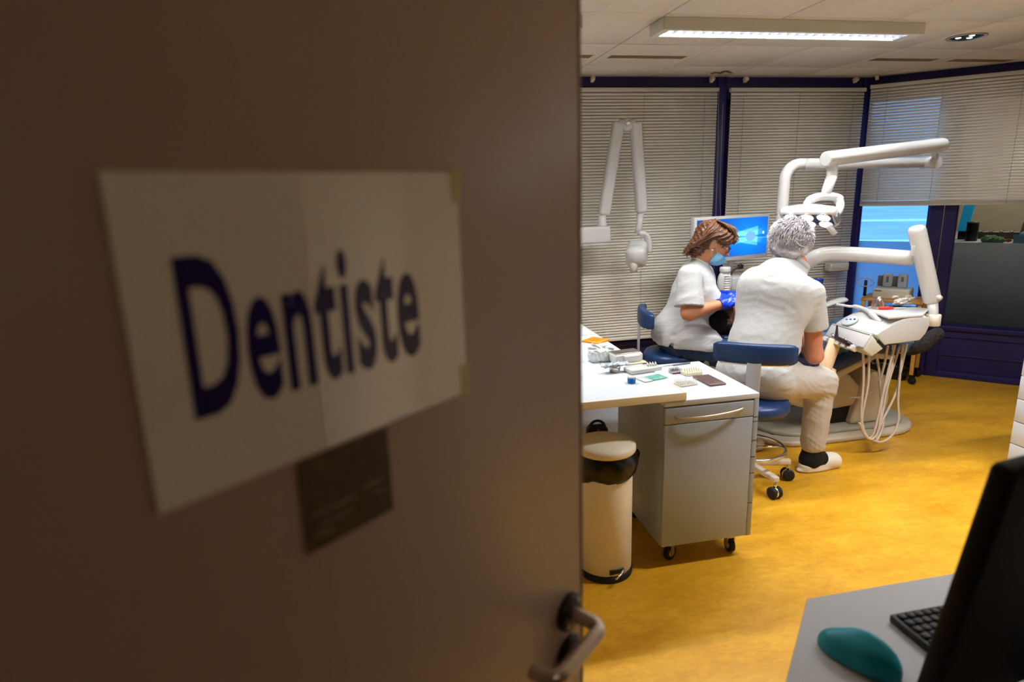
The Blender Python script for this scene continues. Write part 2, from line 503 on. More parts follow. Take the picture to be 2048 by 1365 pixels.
ceiling = struct('ceiling', MB().prism(floor_poly, CE + 0.018, CE + 0.08, axis=2), 'ceiling_void')
def clip(poly, a, b, c):
    """keep a x + b y <= c"""
    out = []
    for i in range(len(poly)):
        p, q = poly[i], poly[(i + 1) % len(poly)]
        dp, dq = a * p[0] + b * p[1] - c, a * q[0] + b * q[1] - c
        if dp <= 0: out.append(p)
        if (dp < 0) != (dq < 0):
            t = dp / (dp - dq); out.append((p[0] + t * (q[0] - p[0]), p[1] + t * (q[1] - p[1])))
    return out
GX0, GDX, GY0, GDY = 1.400, 0.624, 3.028, 0.632
vent_cells = {(-1, 1), (0, 1), (3, 1), (4, 1)}
for i in range(-5, 8):
    for j in range(-5, 3):
        x0, x1 = GX0 + i * GDX + 0.0035, GX0 + (i + 1) * GDX - 0.0035
        y0, y1 = GY0 + j * GDY + 0.0035, GY0 + (j + 1) * GDY - 0.0035
        pieces = [(x0, x1, y0, y1)]
        if (i, j) in vent_cells:      # the tile has a long air slot
            vx0, vx1, vy0, vy1 = x0 + 0.05, x1 - 0.045, 3.945, 4.055
            pieces = [(x0, x1, y0, vy0), (x0, x1, vy1, y1), (x0, vx0, vy0, vy1), (vx1, x1, vy0, vy1)]
        mb = MB()
        for (a0, a1, b0, b1) in pieces:
            poly = [(a0, b0), (a1, b0), (a1, b1), (a0, b1)]
            poly = clip(poly, 1, 1, 8.60); poly = clip(poly, 0, 1, 4.70) if poly else poly
            if poly: poly = clip(poly, 0, -1, -0.175)
            if poly: poly = clip(poly, -1, 0, 1.28)
            if poly and x0 > 3.8: poly = clip(poly, 0, -1, -2.52)
            elif poly: poly = clip(poly, 1, 0, 5.9) if y1 > 2.6 else clip(poly, 1, 0, 3.84)
            if len(poly) > 2: mb.prism(poly, CE, CE + 0.016, axis=2, bevel=0.002 if len(pieces) == 1 else 0, seg=1)
        if mb.v:
            build('ceiling_tile', mb, 'ceiling_board', ceiling)
        if (i, j) in vent_cells:
            vt = thing('air_vent', ['brown recessed air slot in the ceiling tile partly cut off by the open door', 'brown recessed air slot in the ceiling above the left blind',
                       'brown recessed air slot in the ceiling above the corner of the room', 'brown recessed air slot in the ceiling nearest the right edge of the photo'][[-1, 0, 3, 4].index(i)],
                       'vent', ((vx0 + vx1) / 2, (vy0 + vy1) / 2, CE), group='ceiling air slots')
            if i == 4: vx1 = min(vx1, 4.52)
            m1 = MB().box((vx0 + .0065, vy0 + .0065, CE + 0.002), (vx1 - .0065, vy1 - .0065, CE + 0.0165)); build('backing', m1, 'vent_brown', vt)
            m2 = MB()
            for (p, q) in (((vx0, vy0), (vx1, vy0 + .006)), ((vx0, vy1 - .006), (vx1, vy1)), ((vx0, vy0), (vx0 + .006, vy1)), ((vx1 - .006, vy0), (vx1, vy1))):
                m2.box((p[0], p[1], CE - 0.001), (q[0], q[1], CE + 0.012))
            build('frame', m2, 'cream_edge', vt)
# a torn flap at the joint of two tiles
tf = smooth_path([atz(1424, 148, CE - .003), atz(1432, 145.5, CE - .006), atz(1441, 147, CE - .003), atz(1450, 143.5, CE - .008), atz(1462, 146, CE - .003)], 5)
build('torn_flap', MB().tube(tf, 0.010, n=6, flat=((0, 0, 1), 0.25)), 'vent_brown', ceiling)

# back wall: indigo frame, two windows behind the blinds
wb = setting('wall_back', (0, WY, 0))
build('top_beam', MB().box((-1.4, 4.70, 2.24), (3.93, 4.82, CE + .018)), 'indigo_paint', wb)
build('sill_panel', MB().box((1.25, 4.71, 0), (3.93, 4.82, 0.36), bevel=.004), 'indigo_paint', wb)
build('ledge', MB().box((1.25, 4.685, 0.345), (3.90, 4.82, 0.385), bevel=.006), 'indigo_paint', wb)
build('rail', MB().box((1.25, 4.700, 0.265), (3.92, 4.712, 0.29), bevel=.003), 'indigo_paint', wb)
for (a, b) in ((1.25, 1.33), (2.585, 2.665), (3.855, 3.95)):
    build('post', MB().box((a, 4.685, 0.0), (b, 4.82, CE + .018), bevel=.004), 'indigo_paint', wb)
build('plaster', MB().box((-1.4, 4.70, 0), (1.25, 4.82, CE + .018)), 'wall_paint', wb)
for k, (a, b) in enumerate(((1.33, 2.585), (2.665, 3.855))):
    w = setting('window_%d' % (k + 1), ((a + b) / 2, 4.76, 0.385))
    fr = MB()
    for (p, q) in (((a, .385), (a + .09, 2.24)), ((b - .09, .385), (b, 2.24)), ((a, .385), (b, .43)), ((a, 2.19), (b, 2.24))):
        fr.box((p[0], 4.735, p[1]), (q[0], 4.80, q[1]))
    build('frame', fr, 'indigo_paint', w)
    build('pane', MB().box((a + .09, 4.765, .43), (b - .09, 4.771, 2.19)), 'glass', w)
    build('dark_backing', MB().box((a + .01, 4.80, .40), (b - .01, 4.815, 2.23)), M('backing_dark', (44, 46, 52), rough=.6), w)  # added opaque panel, blocks daylight so the slat gaps look dark

# right wall: glazed partition set at 45 degrees
wr = setting('wall_right', (3.90, 4.71, 0), -math.pi / 4)
def L(name, lo, hi, mat, parent, bevel=0.004): return build(name, MB().box(lo, hi, bevel=bevel), mat, parent, local=True)
TW = 3.20
L('top_beam', (-0.03, 0, 2.22), (TW, 0.10, CE + .018), 'indigo_paint', wr)
L('lower_panel', (-0.02, 0.012, 0), (TW, 0.10, 0.40), 'indigo_paint', wr)
L('sill', (-0.02, -0.012, 0.395), (TW, 0.10, 0.432), 'indigo_paint', wr)
L('rail', (0.66, 0.0, 0.335), (TW, 0.014, 0.352), 'indigo_paint', wr, .002)
L('rail', (0.66, 0.0, 0.185), (TW, 0.014, 0.197), 'indigo_paint', wr, .002)
L('skirting', (0.0, -0.004, 0), (TW, 0.014, 0.05), 'indigo_paint', wr, .002)
for (a, b) in ((0.0, 0.04), (0.53, 0.625), (0.63, 0.71), (1.75, 1.87), (3.0, TW)):
    L('post', (a, -0.006, 0.0), (b, 0.10, CE + .018), 'indigo_paint', wr)
for k, (a, b) in enumerate(((0.04, 0.53), (0.71, 1.75), (1.87, 3.0))):
    c = V(3.90, 4.71, 0.432) + rotz(-math.pi / 4) @ V((a + b) / 2, 0.05, 0)
    w = setting('window_%d' % (k + 3), c, -math.pi / 4); hw = (b - a) / 2
    fr = MB()
    for (p, q) in (((-hw, 0), (-hw + .012, 1.79)), ((hw - .012, 0), (hw, 1.79)), ((-hw, 0), (hw, .012)), ((-hw, 1.778), (hw, 1.79))):
        fr.box((p[0], -0.02, p[1]), (q[0], 0.03, q[1]))
    build('frame', fr, 'indigo_paint', w, local=True)
    build('pane', MB().box((-hw + .012, 0.004, .012), (hw - .012, 0.010, 1.778)), 'glass', w, local=True)
    build('frosted_film', MB().box((-hw + .013, 0.0005, .013), (hw - .013, 0.0025, 0.667)), 'film', w, local=True)

# walls that close the room round the camera
struct('wall_left', MB().box((-1.40, 0.17, 0), (-1.28, 4.70, CE + .018)), 'wall_paint')
wf = MB().box((-1.4, 0.05, 0), (-0.475, 0.17, CE + .018)); wf.box((1.15, 0.05, 0), (3.97, 0.17, CE + .018)); wf.box((-0.475, 0.05, 2.06), (1.15, 0.17, CE + .018))
struct('wall_front', wf, 'wall_paint')
wn = MB().box((3.85, 0.17, 0), (3.97, 2.52, CE + .018)); wn.box((3.97, 2.40, 0), (6.25, 2.52, CE + .018))
struct('wall_nook', wn, 'wall_paint')
hall = MB().box((-1.4, -1.95, 0), (1.9, -1.85, CE)); hall.box((-1.4, -1.85, 0), (-1.3, 0.05, CE)); hall.box((1.8, -1.85, 0), (1.9, 0.05, CE)); hall.box((-1.4, -1.95, CE), (1.9, 0.05, CE + .018))
struct('wall_hall', hall, 'hall_paint')
tr = MB()
for (a, b) in ((-0.475, -0.455), (1.13, 1.15)): tr.box((a, 0.04, 0), (b, 0.18, 2.06))
tr.box((-0.475, 0.04, 2.04), (1.15, 0.18, 2.06))
struct('trim_1', tr, 'door_edge')

# ---------------------------------------------------------------- blinds
def blind(label, origin, rz, x0, x1, ztop, zbot, brackets, cords, tilt=math.radians(60), stack=0, pull=None):
    t = thing('venetian_blind', label, 'blind', origin, rz, 'venetian blinds')
    build('head_rail', MB().box((x0, -0.02, ztop - 0.028), (x1, 0.02, ztop), bevel=.003), 'blind_rail', t, local=True)
    pitch, w, th = 0.0222, 0.0255, 0.0006
    pr = []
    for a in (-0.5, -0.25, 0, 0.25, 0.5): pr.append((a * w, 0.0042 * (1 - 4 * a * a)))
    c, s = math.cos(tilt), math.sin(tilt); v = []
    for (y, z) in pr + [(y, z - th) for (y, z) in pr[::-1]]:
        v.append((y * c - z * s, y * s + z * c))
    n = len(v); mb = MB()
    mb.add([(x0 + .006, p[0], p[1]) for p in v] + [(x1 - .006, p[0], p[1]) for p in v], [[i, (i + 1) % n, (i + 1) % n + n, i + n] for i in range(n)] + [list(range(n))[::-1], list(range(n, 2 * n))], True)
    z = ztop - 0.042; first = None
    zs = []
    while z > zbot + 0.02 + stack * 0.0035:
        zs.append(z); z -= pitch
    for z in zs:
        if first is None: first = o = build('slat', mb, 'blind_slat', t, local=True)
        else:
            o = first.copy(); COL.objects.link(o)
        o.location = (0, 0, z)
    if stack:
        fl = MB()
        fl.add([(x0 + .006, q[0], q[1]) for q in pr + [(y, z2 - th) for (y, z2) in pr[::-1]]] + [(x1 - .006, q[0], q[1]) for q in pr + [(y, z2 - th) for (y, z2) in pr[::-1]]], [[i, (i + 1) % n, (i + 1) % n + n, i + n] for i in range(n)] + [list(range(n))[::-1], list(range(n, 2 * n))], True)
        f0 = None
        for k in range(stack):
            if f0 is None: f0 = o = build('slat', fl, 'blind_slat', t, local=True)
            else:
                o = f0.copy(); COL.objects.link(o)
            o.location = (0, 0, zbot + 0.016 + 0.0035 * k)
    build('bottom_rail', MB().box((x0 + .006, -0.013, zbot), (x1 - .006, 0.013, zbot + 0.015), bevel=.003), 'blind_rail', t, local=True)
    for cx in cords:
        build('ladder_cord', MB().box((cx - .001, -0.016, zbot + .012), (cx + .001, -0.0145, ztop - .02)), 'cord_grey', t, local=True)
    for bx_ in brackets:
        build('bracket', MB().box((bx_ - .013, -0.03, ztop + 0.045), (bx_ + .013, 0.02, CE - 0.002), bevel=.004, rot=np.array([[1, 0, 0], [0, .9, .43], [0, -.43, .9]])), 'cream_edge', t, local=True)
    for pl in (pull or []):
        build('pull_cord', MB().tube(smooth_path(pl, 6), 0.0022, n=6), 'cord_grey', t, local=True)
    return t
BY = 4.655
blind('beige venetian blind behind the folded white X-ray arm, beside the open door', (2.0, BY, 0), 0, 1.36 - 2.0, 2.572 - 2.0, 2.313, 0.405, [1.575 - 2, 2.515 - 2], [1.47 - 2, 1.97 - 2, 2.46 - 2],
      pull=[[(0.56, -.03, 2.29), (0.565, -.05, 1.8), (0.575, -.045, 1.2), (0.58, -.04, 0.9)], [(0.60, -.03, 2.2), (0.605, -.035, 1.6), (0.635, -.035, 1.2)]])
blind('beige venetian blind between the two indigo posts, behind the two dental workers', (3.26, BY, 0), 0, 2.672 - 3.26, 3.846 - 3.26, 2.313, 0.405, [2.795 - 3.26, 3.75 - 3.26], [2.78 - 3.26, 3.26 - 3.26, 3.74 - 3.26])
wo = V(3.90, 4.71, 0) + rotz(-math.pi / 4) @ V(0.6, -0.055, 0)
blind('half raised venetian blind over the glazed partition on the right', tuple(wo), -math.pi / 4, 0.035 - 0.6, 1.72 - 0.6, 2.332, 1.392, [0.075 - 0.6], [0.16 - 0.6, 0.52 - 0.6, 1.0 - 0.6, 1.5 - 0.6], tilt=math.radians(60), stack=7)

# ---------------------------------------------------------------- outdoors and the next room behind the partition
M('asphalt', (150, 158, 168), rough=0.8, var=0.18, vscale=0.35, bump=0.1)
M('hedge', (60, 80, 70), rough=0.9, var=0.3, vscale=2)
gr = MB(); gr.prism([(-30, 4.9), (4.2, 4.9), (6.6, 2.5), (90, 2.5), (90, 90), (-30, 90)], -0.35, -0.3, axis=2)
gro = struct('ground_outside', gr, 'asphalt')
M('kerb_pale', (205, 208, 212), rough=.8)
for (a, b, w) in ((14, 14.4, 40), (22, 22.9, 50), (33, 34.5, 60)):
    mk_ = MB().box((-w, a, -.3), (w, b, -.28)); R_ = rotz(-.55); mk_.v = [tuple(R_ @ V(p)) for p in mk_.v]; build('kerb', mk_, 'kerb_pale', gro)
M('lab_brick', (214, 202, 172), rough=0.8, var=0.08, vscale=9, bump=0.2, bscale=25)
def PW(t, n, z=0.0): return V(3.90, 4.71, z) + rotz(-math.pi / 4) @ V(t, n, 0)
lab = setting('wall_lab', tuple(PW(0.6, 0.1)), -math.pi / 4)
build('divider', MB().box((-0.04, 0.0, 0), (0.02, 2.4, CE), bevel=0), 'indigo_paint', lab, local=True)
build('brick_wall', MB().box((0.02, 1.75, 0), (2.6, 1.85, CE)), 'lab_brick', lab, local=True)
build('end_wall', MB().box((2.5, 0.0, 0), (2.6, 1.75, CE)), 'lab_brick', lab, local=True)
build('lid', MB().box((-0.04, 0.0, CE), (2.6, 1.85, CE + 0.05)), 'wall_paint', lab, local=True)
build('base', MB().box((-0.04, 0.0, -0.06), (2.6, 1.85, 0.0)), 'hall_paint', lab, local=True)

# ---------------------------------------------------------------- ceiling luminaire
M('lamp_housing', (206, 208, 200), rough=0.4, var=0.01)
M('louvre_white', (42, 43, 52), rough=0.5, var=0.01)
M('tube_glow', (255, 255, 255), rough=0.4, emit=(240, 244, 255), estr=9.0, var=0)
M('led_glow', (255, 255, 255), rough=0.3, emit=(236, 246, 255), estr=1.7, var=0)
def area_light(name, parent, loc, size, size_y, power, color, rot=(0, 0, 0)):
    l = bpy.data.lights.new(name, 'AREA'); l.shape = 'RECTANGLE'; l.size = size; l.size_y = size_y
    l.energy = power; l.color = color
    o = bpy.data.objects.new(name, l); COL.objects.link(o); o.parent = parent
    pl, rz = XF[parent.name]
    o.location = V(loc) - pl; o.rotation_euler = rot
    return o
def luminaire(label, x0, x1, y0, y1, power):
    z0, z1 = 2.338, CE
    t = thing('ceiling_light', label, 'ceiling light', ((x0 + x1) / 2, (y0 + y1) / 2, CE), 0, 'louvred ceiling lights')
    h = MB()
    h.box((x0, y0, z0), (x1, y0 + .012, z1 - .001)); h.box((x0, y1 - .012, z0), (x1, y1, z1 - .001))
    h.box((x0 + .0005, y0 + .012, z0 + .0004), (x0 + .035, y1 - .012, z1 - .001)); h.box((x1 - .06, y0 + .012, z0 + .0004), (x1 - .0005, y1 - .012, z1 - .001)); h.box((x0 + .035, y0 + .012, z1 - .008), (x1 - .06, y1 - .012, z1 - .0012))
    h.box((x0 + .035, y0 + .012, z0 + .0002), (x1 - .06, y0 + .022, z0 + .003)); h.box((x0 + .035, y1 - .022, z0 + .0002), (x1 - .06, y1 - .012, z0 + .003))
    build('housing', h, 'lamp_housing', t)
    build('end_cap', MB().box((x0 - .004, y0 + .002, z0 - .002), (x0, y1 - .002, z1 - .002), bevel=.001), 'lamp_housing', t)
    yc = (y0 + y1) / 2
    for dy in (-.028, .028):
        build('tube', MB().cyl((x0 + .05, yc + dy, z1 - .019), (x1 - .075, yc + dy, z1 - .019), .008, n=10), 'tube_glow', t)
    n = 26; lv = None
    for k in range(n + 1):
        x = x0 + .04 + (x1 - .065 - x0 - .04) * k / n
        if lv is None:
            m = MB().prism([(-.0045, 0.022), (.0045, 0.022), (.001, 0.0), (-.001, 0.0)], y0 + .022 - yc, y1 - .022 - yc, axis=1)
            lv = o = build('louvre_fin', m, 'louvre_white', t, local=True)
        else:
            o = lv.copy(); COL.objects.link(o)
        o.location = (x - (x0 + x1) / 2, 0, z0 + .002 - CE)
    build('louvre_rail', MB().box((x0 + .035, yc - .0015, z0 + .002), (x1 - .06, yc + .0015, z0 + .022)), 'louvre_white', t)
    area_light('tube_light', t, ((x0 + x1) / 2 - .01, yc, z0 + .026), x1 - x0 - .13, .10, power, (0.985, 0.975, 0.955))
    return t
luminaire('long white louvred ceiling light glowing above the dental chair', 1.398, 2.862, 3.07, 3.235, LAMP_W)
luminaire('added louvred fill light over the near half of the room, above the frame', 1.95, 3.41, 1.74, 1.905, FRONT_FILL_W)  # added out of view to brighten the room
luminaire('added louvred fill light over the white work desk, hidden by the open door', -0.47, 0.99, 3.07, 3.235, LEFT_FILL_W)  # added behind the door to brighten blinds and desk

t = thing('downlight', 'round recessed downlight with a grey rim beside the long ceiling light', 'downlight', (3.405, 3.345, CE))
build('rim', MB().lathe([(0.083, 0.0), (0.100, -0.001), (0.104, -0.004), (0.101, -0.007), (0.088, -0.007), (0.083, -0.003)], (3.405, 3.345, CE), n=36), 'satin_steel', t)
build('reflector', MB().lathe([(0.086, -0.003), (0.080, 0.004), (0.060, 0.008), (0.0, 0.010)], (3.405, 3.345, CE), n=30), M('reflector', (216, 224, 228), rough=0.4), t)
for k in range(3):
    a = 2.1 * k + .4
    build('lamp', MB().ball((3.405 + .04 * math.cos(a), 3.345 + .04 * math.sin(a), CE - .001), (.016, .016, .006)), M('halogen_glow', (255, 255, 255), emit=(235, 245, 255), estr=4.0, var=0), t)
area_light('downlight_light', t, (3.405, 3.345, CE - .012), .12, .12, 3.0, (0.95, 0.97, 1.0))

# unseen dim fill lamp added in the corridor behind the camera
t = thing('hall_fill', 'added dim corridor fill lamp behind the photographer', 'ceiling light', (0.6, -0.9, CE))
build('diffuser', MB().lathe([(0.14, 0), (0.14, -.03), (0.12, -.05), (0, -.055)], (0.6, -0.9, CE - .001)), 'lamp_housing', t)
area_light('hall_fill_light', t, (0.6, -0.9, CE - .07), .3, .3, HALL_FILL_W, (1.0, 0.80, 0.62))

# lab lamp
lt = thing('lab_lamp', 'warm desk lamp head glowing in the room behind the frosted partition', 'lamp', tuple(PW(1.30, .85, 1.09)))
def LW(name, mb, mat, par): return build(name, mb, mat, par)
build('stem', MB().tube(smooth_path([PW(1.38, .75, 1.09), PW(1.40, .75, 1.25), PW(1.38, .72, 1.42), PW(1.30, .7, 1.50)], 6), .008, n=8), 'black_plastic', lt)
build('shade', MB().lathe([(.02, .05), (.05, .02), (.075, -.03)], PW(1.28, .7, 1.48), n=18), 'black_plastic', lt)
build('bulb', MB().ball(PW(1.28, .7, 1.455), .022), M('bulb_glow', (255, 240, 210), emit=(255, 222, 160), estr=60, var=0), lt)
area_light('lab_fill_light', lt, PW(1.25, .7, 2.38), .5, .3, 5, (1.0, .88, .68))  # fill light added near the ceiling, no fixture there

# ---------------------------------------------------------------- the open door
DA = math.radians(48.94)
DU = V(math.sin(DA), math.cos(DA), 0); DN = V(DU[1], -DU[0], 0)      # along the leaf, towards the viewer
DE = V(0.238, 0.746, 0)
def DP(s, z, n=0.0): return DE + DU * s + DN * n + V(0, 0, z)
hinge = DP(-0.90, 0)
RZ = math.atan2(DU[1], DU[0])
door = setting('door_1', tuple(hinge), RZ)           # local x along the leaf, local -y towards the viewer
W = 0.90
build('leaf', MB().box((0, 0.0, 0.008), (W - .004, 0.04, 2.03), bevel=.002, seg=1), 'door_laminate', door, local=True)
build('edge_strip', MB().box((W - .004, -0.0005, 0.008), (W, 0.0405, 2.03)), 'door_edge', door, local=True)
lk = build('latch_plate', MB().box((W - .0005, 0.008, 1.375), (W + .002, 0.032, 1.455)), 'satin_steel', door, local=True)
build('bolt', MB().prism([(W + .001, 0.012), (W + .012, 0.02), (W + .001, 0.028)], 1.392, 1.44, axis=2), M('bolt_bronze', (112, 84, 60), rough=.4, metal=.6), door, local=True)
for z in (0.25, 1.0, 1.8):
    build('hinge_knuckle', MB().cyl((-0.004, 0.0, z - .045), (-0.004, 0.0, z + .045), .008, n=12), 'satin_steel', door, local=True)
hx = W - 0.0405
def rosette(z):
    return MB().lathe([(0.0255, 0.0), (0.0265, 0.003), (0.0255, 0.009), (0.018, 0.0105), (0, 0.0105)], (hx, 0.0, z), n=32, axis=(0, -1, 0))
rs = build('rosette', rosette(1.05), 'black_plastic', door, local=True)
for a in (0.9, 3.9): build('screw', MB().ball((hx + .019 * math.cos(a), -.0095, 1.05 + .019 * math.sin(a)), .003), 'satin_steel', rs, local=True)
ks = build('key_rosette', rosette(0.985), 'black_plastic', door, local=True)
build('key_slot', MB().box((hx - .002, -.0115, .972), (hx + .002, -.010, .992)), 'satin_steel', ks, local=True)
lp = [(hx, -.006, 1.05), (hx, -.030, 1.05), (hx - .001, -.042, 1.0495), (hx - .006, -.0505, 1.049), (hx - .016, -.0545, 1.048), (hx - .05, -.055, 1.047), (hx - .085, -.055, 1.046), (hx - .100, -.053, 1.046), (hx - .109, -.047, 1.0455), (hx - .112, -.036, 1.045), (hx - .112, -.022, 1.045)]
build('lever_handle', MB().tube(smooth_path(lp, 4), 0.0098, n=16), M('lever_alu', (206, 196, 184), rough=.3, metal=.85), door, local=True)

# notice taped on the door
def DL(s, z, n): return (W + s, -n, z)
sc = (W - .372, 0.0, 1.521)
sg = thing('door_sign', 'laminated white paper sign reading Dentiste in blue letters on the door', 'sign', tuple(DP(-.372, 1.415, .001)), RZ)
def SL(s, z, n): return (s + .372, -n, z - 1.415)
def slab(s0, s1, z0, z1, n0, n1, bow=0.0, nx=10):
    mb = MB(); vs = []; fs = []
    for side in (n1, n0):
        for i in range(nx + 1):
            a = i / nx; s_ = s0 + (s1 - s0) * a
            b = bow * math.sin(math.pi * a)
            vs.append(SL(s_, z0, side + b)); vs.append(SL(s_, z1, side + b))
    k = 2 * (nx + 1)
    for i in range(nx):
        fs.append([2 * i, 2 * i + 2, 2 * i + 3, 2 * i + 1]); fs.append([k + 2 * i, k + 2 * i + 1, k + 2 * i + 3, k + 2 * i + 2])
        fs.append([2 * i, k + 2 * i, k + 2 * i + 2, 2 * i + 2]); fs.append([2 * i + 1, 2 * i + 3, k + 2 * i + 3, k + 2 * i + 1])
    fs.append([0, 1, k + 1, k]); fs.append([2 * nx, k + 2 * nx, k + 2 * nx + 1, 2 * nx + 1])
    return mb.add(vs, fs, False)
build('sheet', slab(-.5205, -.2238, 1.4150, 1.6270, 0.0, 0.0016), 'paper_laminated', sg, local=True)
def text_mesh(body, name):
    cu = bpy.data.curves.new(name, 'FONT'); cu.body = body; cu.extrude = 0.0; cu.offset = 0.025; cu.resolution_u = 4
    cu.space_character = 1.10
    ob = bpy.data.objects.new(name, cu); COL.objects.link(ob); dg = bpy.context.evaluated_depsgraph_get()
    me = bpy.data.meshes.new_from_object(ob.evaluated_get(dg)); bpy.data.objects.remove(ob); bpy.data.curves.remove(cu)
    v = np.array([tuple(x.co) for x in me.vertices]); f = [list(p.vertices) for p in me.polygons]; bpy.data.meshes.remove(me)
    return v, f
tv, tfc = text_mesh('Dentiste', 'lettering')
lo, hi = tv.min(0), tv.max(0)
tq = (tv - lo) / np.maximum(hi - lo, 1e-9)
pts = []
for (a, b, _) in tq: pts.append(SL(-.489 + a * (.489 - .283), 1.4680 + b * (1.5755 - 1.4680), 0.0021))
lt_ = MB().add(pts, tfc)
back = [(p[0], p[1] + .0004, p[2]) for p in pts]
lt_.add(back, [f[::-1] for f in tfc])
build('lettering', lt_, 'ink_blue', sg, local=True)['label'] = 'dark blue bold lettering Dentiste'
for (s0, s1, z0, z1) in ((-.232, -.2205, 1.60, 1.63), (-.232, -.2205, 1.412, 1.445)):
    build('tape_strip', slab(s0, s1, z0, z1, .0017, .0021), 'tape', sg, local=True)
M('dark_card', (52, 40, 26), rough=0.45, col2=(104, 84, 60), vscale=130, stretch=(1, 1, 1.6))
cd = thing('notice_card', 'small dark patterned card on the door under the Dentiste sign', 'card', tuple(DP(-.372, 1.33, .001)), RZ)
cb = MB(); z0, z1 = 1.3335, 1.4115
cb.box((-.4195 + .372, -.0013, z0 - 1.33), (-.3295 + .372, -.0001, z1 - 1.33)); build('card', cb, 'dark_card', cd, local=True)
m3 = MB()
for k, (a, b, zz, hh) in enumerate(((-.412, -.368, 1.362, .003), (-.362, -.336, 1.366, .003), (-.405, -.375, 1.352, .0025), (-.35, -.337, 1.356, .003), (-.412, -.392, 1.344, .003))):
    m3.box((a + .372, -.0016, zz - 1.33), (b + .372, -.0012, zz + hh - 1.33))
build('print', m3, M('card_print', (128, 112, 96), rough=.5), cd, local=True)

# ---------------------------------------------------------------- left desk and mobile cabinet
DZ = 0.795
dk = thing('work_desk', 'white topped work desk with cream edge along the left behind the door', 'desk', (0.7, 3.2, 0))
build('desk_top', MB().box((0.20, 2.235, DZ - .033), (1.148, 4.55, DZ - .001), bevel=.003), 'white_laminate', dk)
build('edge_band', MB().box((0.205, 2.228, DZ - .033), (1.152, 2.236, DZ), bevel=.002), 'cream_edge', dk)
build('side_band', MB().box((1.147, 2.230, DZ - .033), (1.1535, 4.55, DZ - .0005), bevel=.002), 'cream_edge', dk)
build('pedestal', MB().box((0.35, 2.95, 0.05), (1.146, 3.75, DZ - .034), bevel=.004), 'white_laminate', dk)
build('plinth', MB().box((0.37, 2.97, 0.0), (0.97, 3.73, 0.05)), 'black_plastic', dk)
build('leg', MB().box((0.22, 4.4, 0), (1.10, 4.44, DZ - .034)), 'white_laminate', dk)
build('groove', MB().box((0.25, 3.33, DZ - .0012), (1.146, 3.336, DZ - .0002)), 'cord_grey', dk)

def caster(parent, x, y, z1, r, w, mat_w='rubber_black', mat_b='satin_steel', yaw=0.0):
    R = rotz(yaw); fk = MB()
    fk.cyl((x, y, 2 * r - .004), (x, y, z1), r * .32, n=10)
    for sg_ in (-1, 1):
        m = MB().box((x - r * .35 - r * .4, y + sg_ * (w / 2 + .004) - .002, r * .8), (x + r * .3 - r * .4, y + sg_ * (w / 2 + .004) + .002, 2 * r + .004))
        vs = [R @ (V(p) - V(x, y, 0)) + V(x, y, 0) for p in m.v]; fk.add(vs, m.f)
    m = MB().box((x - r * .75, y - w / 2 - .006, 2 * r + .002), (x + r * .35, y + w / 2 + .006, 2 * r + .008))
    fk.add([R @ (V(p) - V(x, y, 0)) + V(x, y, 0) for p in m.v], m.f)
    o = build('caster', fk, mat_b, parent)
    c = V(x, y, r) + R @ V(-r * .4, 0, 0); ax = R @ V(0, 1, 0)
    build('wheel', MB().lathe([(r * .55, -w / 2), (r * .93, -w / 2), (r, -w / 4), (r, w / 4), (r * .93, w / 2), (r * .55, w / 2)], c, n=22, axis=ax), mat_w, o)
    build('hub', MB().lathe([(r * .54, -w / 2 - .001), (r * .54, w / 2 + .001)], c, n=16, axis=ax), mat_b, o)
    return o
CX0, CX1, CY0, CY1, CZ0, CZ1 = 1.062, 1.482, 2.232, 2.752, 0.105, 0.760
ct = thing('mobile_cabinet', 'light grey mobile cabinet with curved handle and casters, pushed under the white desk', 'cabinet', (1.27, 2.5, 0))
build('body', MB().box((CX0, CY0 + .02, CZ0), (CX1, CY1, CZ1 - .022), bevel=.002), 'grey_laminate', ct)
build('top', MB().box((CX0, CY0, CZ1 - .022), (CX1, CY1, CZ1), bevel=.002), 'white_laminate', ct)
dr = build('drawer', MB().box((CX0 + .002, CY0, CZ1 - .098), (CX1 - .024, CY0 + .019, CZ1 - .030), bevel=.002), 'grey_laminate', ct)
build('door', MB().box((CX0 + .002, CY0, CZ0 + .002), (CX1 - .024, CY0 + .019, CZ1 - .102), bevel=.002), 'grey_laminate', ct)
st = build('edge_stile', MB().box((CX1 - .022, CY0 + .001, CZ0), (CX1, CY0 + .019, CZ1 - .022), bevel=.001), 'grey_laminate', ct)
for z in (.655, .635, .55, .475, .40, .26):
    build('notch', MB().box((CX1 - .0225, CY0 + .0002, z), (CX1 - .002, CY0 + .003, z + .0025)), 'black_plastic', st)
hp = smooth_path([(CX0 + .045, CY0 + .001, CZ1 - .070), (CX0 + .06, CY0 - .012, CZ1 - .071), (CX0 + .12, CY0 - .023, CZ1 - .070), (CX0 + .20, CY0 - .027, CZ1 - .067), (CX0 + .28, CY0 - .023, CZ1 - .062), (CX0 + .335, CY0 - .012, CZ1 - .057), (CX0 + .35, CY0 + .001, CZ1 - .056)], 5)
build('handle', MB().tube(hp, .0052, n=10), 'satin_steel', dr)
for (x, y, yw) in ((CX0 + .085, CY0 + .075, .5), (CX1 - .06, CY0 + .075, 1.5), (CX0 + .085, CY1 - .07, .2), (CX1 - .06, CY1 - .07, 2.3)):
    caster(ct, x, y, CZ0, .034, .024, yaw=yw)

